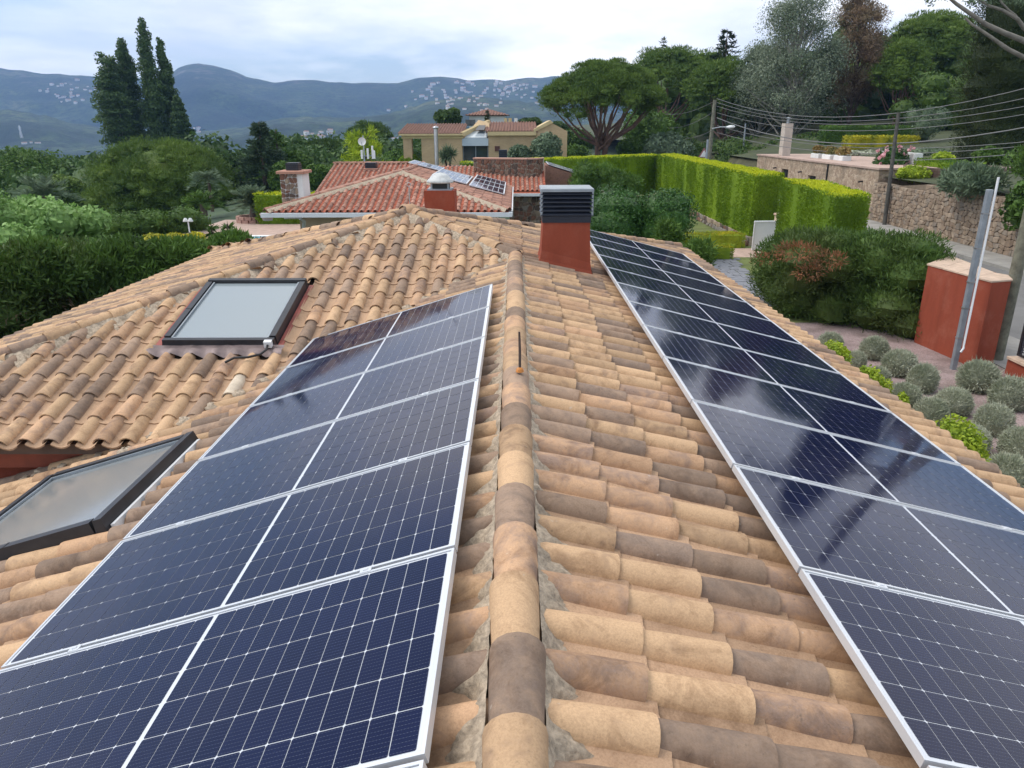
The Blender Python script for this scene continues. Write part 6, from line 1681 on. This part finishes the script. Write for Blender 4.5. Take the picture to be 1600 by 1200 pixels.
f = crown(ells, 6500, .14, .6, .5, .85); t = thing('green_hedge', 'loosely clipped fresh green hedge behind the dark foreground hedge', 'hedge', (hq[0].x, hq[0].y, 0)); child('foliage', f.mesh('foliage', L_BROAD), t)
hq = [atd(228, 372, 30), atd(306, 370, 30)]
ells = [(hq[0].x+(hq[1].x-hq[0].x)*u, hq[0].y+random.uniform(0, .6), hq[0].z-.12+random.uniform(-.05, .08), .38, .4, .22) for u in np.linspace(0, 1, 9)]
f = crown(ells, 2200, .12, .6, .6, .85); t = thing('golden_hedge', 'low golden yellow hedge just behind the dark foreground hedge', 'hedge', (hq[0].x, hq[0].y, 0)); child('foliage', f.mesh('foliage', L_YELLOW), t)
# dark foreground hedge, left
he = []
for i in range(120):
    u = random.random(); x = -15.0+u*6.6; y = 13.0+u*10.5+random.uniform(-.4, 1.6)
    zt = 2.35-1.15*u+.22*math.sin(u*19)+.15*math.sin(u*41)
    he.append((x, y, random.uniform(-.9, zt-.15), .85, .85, .55))
for i in range(26):
    u = i/25; he.append((-15.0+u*6.7, 12.8+u*10.8+random.uniform(-.1, .9), 2.10-1.10*u+.36*math.sin(i*1.7), .65, .65, .42))
f = Fol(); crown(he[:120], 80000, .16, .30, .3, .62, .6, True, f); crown(he[120:], 34000, .17, .30, .5, .62, .6, True, f, 2)
for i in range(14):
    u = random.random(); e = (-14.5+u*5.6, 12.6+u*9.5, random.uniform(-.4, 1.3-u), .5, .4, .5); P, Nn = ell_pts(e, 60, .1, .7, 1.1); f.add(needles(P, Nn+np.array([0, 0, .2]), .22, .22, .5), 1)
t = thing('cypress_hedge', 'big untrimmed dark green cypress hedge along the left side of the roof', 'hedge', (-11.5, 18, 0)); child('foliage', f.mesh('foliage', L_CYP, L_DEAD, L_BROAD), t)
for px, d, yt, wpx, lab, ky in ((355, 24, 350, 26, 'pointed young cypress at the right end of the dark hedge', 1), (330, 24.5, 352, 22, 'small pointed cypress beside the pointed young cypress', 1)):
    conifer('young_cypress', lab, px, d, yt, 430, wpx+14, 1500, L_CYP, .22, 9)
# bright shrubs, far left
be = []
for i in range(46):
    px = random.uniform(-60, 150); top = 306+max(0, px-90)*.28+8*math.sin(px*.06); py = random.uniform(top+14, 400); q = atd(px, py, random.uniform(24, 28)); be.append((q.x, q.y, q.z, .62, .62, .5))
f = crown(be, 15000, .19, .55, .4, .84); t = thing('bright_shrubs', 'mass of bright fresh green shrubs behind the dark hedge at the far left', 'shrub', tuple(atd(60, 420, 27))); child('foliage', f.mesh('foliage', L_BRIGHT), t)

# ------------------------------------------------------------------ left: trees
def dome_pine(label, px, d, yt, yb_, wpx, n, lm, size, k=40, base=-3, group=None):
    tp = atd(px, yt, d); lo = atd(px, yb_, d); R = wpx*d/FPX/2; X, Y = tp.x, tp.y; H = tp.z-lo.z; ells = []
    for i in range(k):
        a = random.uniform(0, 6.28); el = math.asin(random.random()**.8*.98); q = random.uniform(.80, .97)
        s = R*.125*random.uniform(.5, 1.4); ells.append((X+R*q*math.cos(a)*math.cos(el), Y+R*q*math.sin(a)*math.cos(el), lo.z+H*.18+H*.72*math.sin(el), s*1.2, s*1.2, s*.75))
    for i in range(k//2):
        a = random.uniform(0, 6.28); q = random.uniform(.5, .85); s = R*.2; ells.append((X+R*q*math.cos(a), Y+R*q*math.sin(a), lo.z+H*random.uniform(0, .4), s, s, s*.7))
    f = crown(ells, n, size, .2, .6, .45, .55, True, None, 0, .4); f.add(lump((X, Y, lo.z+H*.34, R*.72, R*.72, H*.50), 1, 14, 8, .06), 0)
    mb = MB(); limb(mb, (X, Y, base), (X, Y, lo.z+H*.4), R*.06, R*.05)
    tree('pine_tree', label, 'tree', (X, Y, base), f, lm, mb, PINEBARK, group)
dome_pine('broad dome shaped pine in front of the poplars on the left', 244, 60, 214, 345, 236, 95000, L_PINE, .25, 230, -4)
umbrella_pine('dark rounded pine left of the antenna mast', 508, 92, -2, 212, 264, 84, 7000, L_PINE2, .42, gaps=.82)
umbrella_pine('dark flat topped umbrella pine behind the antenna dish', 581, 112, -2, 187, 228, 76, 7000, L_PINE2, .42, gaps=.8)
PX = ((158, 86, 62, 200), (182, 64, 46, 205), (213, 33, 40, 215), (243, 64, 34, 210), (270, 152, 32, 215))
for i, (px, yt, wpx, yb_) in enumerate(PX):
    px += 7
    d = 128+3*(i % 2); b_ = atd(px, yb_+25, d); tp = atd(px, yt, d); X, Y = tp.x, tp.y; H = tp.z-b_.z; R = wpx*d/FPX/2*.94
    ells = [(X+random.uniform(-.32, .32)*R*(1.1-t*.8), Y+random.uniform(-.5, .5)*R, b_.z+H*t, R*(.85*math.sin(math.pi*min(1, .30+t*.68))+.14)*random.uniform(.7, 1.1), R*.5, H*.045) for t in np.linspace(.02, .985, 44)]
    f = crown(ells, 13000, .40, .6, .35, .5, .9); mb = MB(); limb(mb, (X, Y, b_.z-6), (X, Y, b_.z+H*.9), .35, .06)
    for e in ells[2:22:3]: limb(mb, (X, Y, e[2]-H*.08), (e[0]+random.uniform(-.5, .5)*R, e[1], e[2]+1), .10, .03)
    tree('poplar_tree', ('leftmost and shorter of the slim poplars', 'second slim poplar from the left, leaning into the tallest', 'tallest slim poplar in the middle of the row', 'slim poplar just right of the tallest one', 'rightmost and shortest of the slim poplars')[i], 'tree', (X, Y, b_.z), f, L_POPLAR, mb, PALEBARK, 'row of slim poplars')
conifer('cedar_tree', 'tall dark layered cedar left of the stone chimney', 404, 62, 190, 330, 125, 17000, L_CEDAR, .40, 20)
conifer('cedar_tree', 'second layered cedar close behind the tall dark one', 430, 68, 202, 322, 110, 13000, L_BROAD, .40, 18)
loose_tree('araucaria_tree', 'spiky yellow green conifer behind the antenna mast', 570, 55, 196, 290, 74, 2600, L_LIME, .42, 26, BARK, 0, needle=True, aspect=.18, lobe=.22, low=.1)
rest_trees = ((40, 80, 228, 320, 150, 'large mid green tree at the far left edge', L_BROAD), (105, 95, 246, 300, 90, 'green tree right of the large tree at the far left', L_BROAD), (95, 70, 272, 320, 90, 'rounded low pine before the trees at the far left', L_PINE), (150, 110, 238, 290, 70, 'bluish tree left of the broad dome pine', L_PINE2), (340, 72, 262, 330, 80, 'green tree at the right flank of the broad dome pine', L_PINE2), (462, 70, 232, 300, 70, 'leafy green tree right of the cedars', L_BROAD), (445, 62, 250, 310, 60, 'leafy green tree between the cedars and the stone chimney', L_BROAD), (620, 80, 232, 280, 60, 'green tree left of the brick house pillar', L_BROAD), (540, 75, 250, 290, 70, 'green tree behind the left red roof', L_BROAD), (640, 66, 240, 275, 44, 'bright bush seen through the brick house porch', L_HEDGE), (500, 60, 255, 300, 60, 'bushy tree behind the stone chimney cap', L_BROAD))
for px, d, yt, yb_, wpx, lab, lm in rest_trees:
    q = atd(px, (yt+yb_)/2, d); R = wpx*d/FPX/2; h = (yb_-yt)*d/FPX/2
    bush('leafy_tree', lab, (q.x, q.y, q.z), (R, R*.8, h), 11000, .30, lm, 'tree', 30, R*.30, rmin=.5)
# the wood below the garden, reading as one mass
f = Fol(); ells = []
for i in range(520):
    d = 75*math.exp(random.random()*math.log(900/75)); px = random.uniform(-120, 700)
    X = (px-805)/FPX*d; zg = float(ground(X, d)); s = random.uniform(2.2, 4.4)*(1 if d < 300 else 1.5)
    if X > -8 and d < 130: continue
    if X > -20 and d < 88: continue
    top = zg+random.uniform(3.5, 7)
    if top > 5-d*.018: top = 5-d*.018-random.uniform(0, 2)
    ells.append((X, d, top-s*.6, s, s, s*.9))
for e in ells:
    n_ = int(np.clip(60000/e[1], 40, 420)); P, Nn = ell_pts(e, n_, .5, .7, 1.12); f.add(leaves(P, Nn, .42+e[1]*.0020, .6), 0); f.add(lump(e, .74, 8, 5, .15), 0)
o = bpy.data.objects.new('valley_wood', f.mesh('valley_wood', L_WOODS)); C.objects.link(o); o['kind'] = 'stuff'

# ================================================================== hills
RIDGE = [(-400, 118), (-200, 116), (0, 111), (60, 113), (120, 121), (170, 123), (250, 127), (285, 129), (303, 125), (320, 113), (333, 109), (348, 107), (372, 110), (398, 117), (425, 127), (455, 134), (480, 131), (515, 130), (548, 134), (600, 134), (635, 134), (662, 127), (700, 125), (735, 130), (790, 130), (830, 127), (900, 122), (1000, 128), (1100, 133), (1300, 140), (1700, 150), (2300, 160)]
def rough(n, m_, seed):
    r = np.random.default_rng(seed); out = np.zeros((n, m_)); amp = 1.0
    for k in (5, 9, 17, 33, 65):
        g = r.normal(0, 1, (k, k)); yi = np.linspace(0, k-1.001, n); xi = np.linspace(0, k-1.001, m_); y0 = yi.astype(int); x0_ = xi.astype(int); fy = (yi-y0)[:, None]; fx = (xi-x0_)[None]
        fy = fy*fy*(3-2*fy); fx = fx*fx*(3-2*fx)
        out += amp*(g[y0][:, x0_]*(1-fy)*(1-fx)+g[y0+1][:, x0_]*fy*(1-fx)+g[y0][:, x0_+1]*(1-fy)*fx+g[y0+1][:, x0_+1]*fy*fx); amp *= .55
    return out
HILL = None
m, t, b, o_ = newmat('wooded_hillside'); p_ = gpos(t)
c_ = ramp(t, noise(t, .004, 9, .68, p_), [(.36, (.016, .034, .016)), (.48, (.035, .066, .026)), (.58, (.075, .115, .040)), (.68, (.15, .16, .08))])
c_ = mixc(t, ramp(t, noise(t, .05, 6, .75, p_), [(.42, (0, 0, 0)), (.60, (1, 1, 1))]), c_, (.012, .026, .014))
s_ = t.nodes.new('ShaderNodeSeparateXYZ'); t.links.new(p_, s_.inputs[0])
rock = mth(t, 'MULTIPLY', ramp(t, noise(t, .012, 8, .75, p_), [(.52, (0, 0, 0)), (.62, (1, 1, 1))]), ramp(t, mth(t, 'MULTIPLY', s_.outputs['Z'], 1/300), [(.42, (0, 0, 0)), (.62, (1, 1, 1))]))
c_ = mixc(t, mth(t, 'MULTIPLY', rock, .6), c_, (.22, .20, .17))
t.links.new(c_, b.inputs['Base Color']); b.inputs['Roughness'].default_value = .95; bump(t, b, noise(t, .035, 7, .75, p_), .9, 14); HILL = m
def hills(name, pts, d0, d1, d2, base, seed, relief):
    n_az, n_r = 520, 60
    pxs = np.array([p[0] for p in pts], float); pys = np.array([p[1] for p in pts], float)
    azx = np.linspace(pxs[0], pxs[-1], n_az); tgt = np.interp(azx, pxs, pys)
    tgt = tgt+np.interp(np.arange(n_az), np.linspace(0, n_az, 160), np.random.default_rng(seed+1).normal(0, .7, 160))
    R_ = rough(n_r, n_az, seed); V = []
    for i in range(n_r):
        t_ = i/(n_r-1); dist = d0+(d2-d0)*t_; u = min(1, (dist-d0)/(d1-d0))
        for j in range(n_az):
            top = atd(azx[j], tgt[j], d1).z
            prof = (u**1.25) if dist <= d1 else max(0, 1-(dist-d1)/(d2-d1))
            bumpy = relief*R_[i, j]*math.sin(math.pi*min(1, u))*(1 if dist < d1 else .3)
            X = (azx[j]-805)/FPX*dist/math.cos(0)
            V.append((X, dist, base+(top-base)*prof+bumpy*(.25+.75*abs(math.sin(u*3.1)))))
    i = (np.arange(n_r-1)[:, None]*n_az+np.arange(n_az-1)[None]).ravel(); Q = np.stack([i, i+1, i+n_az+1, i+n_az], 1)
    o = bpy.data.objects.new(name, mesh_np(name, V, Q, mats=(HILL,), smooth=True)); C.objects.link(o); o['kind'] = 'structure'
    return np.array(V).reshape(n_r, n_az, 3)
HV = hills('hills', RIDGE, 1500, 3000, 3600, -60, 3, 38)
LOW = [(-400, 205), (-200, 195), (0, 178), (60, 172), (110, 180), (150, 192), (230, 204), (330, 205), (400, 200), (450, 186), (500, 182), (560, 184), (620, 178), (680, 160), (740, 152), (800, 158), (880, 170), (1000, 185), (1300, 200)]
HV2 = hills('foothills', LOW, 950, 1700, 2300, -60, 8, 15)
# houses on the hillsides and in the valley town
HW = plain('far_house_white', (.70, .68, .64), .9, .1, .05); HR = plain('far_roof_terracotta', (.36, .20, .14), .9, .1, .05)  # off-white walls and terracotta roofs of the distant houses
def far_house_mesh(w_, d_, h_):
    mb = MB(); mb.box((-w_/2, -d_/2, -6), (w_/2, d_/2, h_)); 
    mb.add([(-w_/2-.4, -d_/2-.4, h_+.01), (w_/2+.4, -d_/2-.4, h_+.01), (w_/2+.4, d_/2+.4, h_+.01), (-w_/2-.4, d_/2+.4, h_+.01), (-w_/2-.4, 0, h_+d_*.22), (w_/2+.4, 0, h_+d_*.22)], [(0, 1, 5, 4), (2, 3, 4, 5), (1, 2, 5), (3, 0, 4)], 1)
    return mb.mesh('far_house', HW, HR)
FH = [far_house_mesh(14, 9, 6), far_house_mesh(10, 9, 5), far_house_mesh(20, 10, 7), far_house_mesh(12, 10, 9)]
dg = bpy.context.evaluated_depsgraph_get
from mathutils.bvhtree import BVHTree
def bvh(Vg):
    n_r, n_az = Vg.shape[:2]; vs = [Vector(v) for v in Vg.reshape(-1, 3)]; fs = [(i*n_az+j, i*n_az+j+1, (i+1)*n_az+j+1, (i+1)*n_az+j) for i in range(n_r-1) for j in range(n_az-1)]
    return BVHTree.FromPolygons(vs, fs)
T_A, T_B = bvh(HV), bvh(HV2)
og = Vector((0, 0, CZ))
def drop(px, py):
    r = ray(px, py).normalized(); best = None
    for T in (T_A, T_B):
        h = T.ray_cast(og, r)
        if h[0] is not None and (best is None or h[3] < best[1]): best = (h[0], h[3])
    if best is None:
        p = atz(px, py, -57); return p if 0 < p.y < 3000 else None
    return best[0]
def town(n_, gen, label, group):
    for i in range(n_):
        px, py = gen(); p = drop(px, py)
        if p is None: continue
        o = bpy.data.objects.new('far_house', random.choice(FH)); C.objects.link(o)
        sc_ = random.uniform(.35, .75)*min(1.35, max(.8, p.y/2200)); o.location = p; o.rotation_euler = (0, 0, random.choice((0, .3, -.4, 1.57, .8))); o.scale = (sc_,)*3
        tag(o, label, 'house', group)
g = random.gauss
town(30, lambda: (g(112, 26), g(147, 8)), 'tiny white house in the scattered village high on the left hillside', 'hillside village houses on the left')
town(85, lambda: (g(735, 48), g(152, 12)), 'tiny white house on the built up hillside behind the white villa', 'hillside houses behind the villa')
town(28, lambda: (g(800, 30), g(140, 6)), 'tiny white house along the crest beside the umbrella pine', 'houses along the crest')
town(60, lambda: (random.uniform(470, 720), g(224, 8)), 'small pale building of the valley town behind the roofs', 'valley town buildings')
town(12, lambda: (random.uniform(470, 520), g(212, 3)), 'small pale building at the edge of the valley town', 'buildings at the town edge')
town(5, lambda: (g(308, 6), g(204, 1.5)), 'lone white farm building in the valley right of the poplars', 'valley farm buildings')
town(4, lambda: (g(46, 8), g(224, 1)), 'low white shed in the valley at the far left', 'valley sheds')
for px, y0, y1, lab in ((34, 198, 216, 'thin pale pylon in the valley at the far left'), (290, 190, 208, 'thin pale pylon in the valley right of the poplars'), (352, 232, 246, 'small pale pylon left of the cedars')):
    p = drop(px, y1) or atz(px, y1, -57); h = (y1-y0)*p.y/FPX
    t = thing('pylon', lab, 'pylon', tuple(p), 'valley pylons'); mb = MB()
    for sx_, sy_ in ((-1, -1), (1, -1), (1, 1), (-1, 1)): mb.tube([p+Vector((sx_*h*.07, sy_*h*.07, 0)), p+Vector((sx_*.4, sy_*.4, h))], .45, 4)
    mb.part('lattice_legs', t, WHITEMETAL, kind='stuff')
    for z in (.72, .86):
        mb = MB(); mb.tube([p+Vector((-h*.13, 0, h*z)), p+Vector((h*.13, 0, h*z))], .4, 4); mb.part('crossarm', t, WHITEMETAL)

# ------------------------------------------------------------------ haze
hm = bpy.data.materials.new('haze_air'); hm.use_nodes = True
t = hm.node_tree
for n_ in list(t.nodes): t.nodes.remove(n_)
oo = t.nodes.new('ShaderNodeOutputMaterial'); pv = t.nodes.new('ShaderNodeVolumePrincipled')
pv.inputs['Color'].default_value = (0.29, 0.51, 1.0, 1); pv.inputs['Density'].default_value = HAZE if 'HAZE' in globals() else 0.000175
pv.inputs['Anisotropy'].default_value = 0.0
t.links.new(pv.outputs[0], oo.inputs['Volume'])
mb = MB(); mb.box((-5200, -60, -75), (5200, 3800, 420))
hz = mb.obj('haze', hm, kind='stuff')
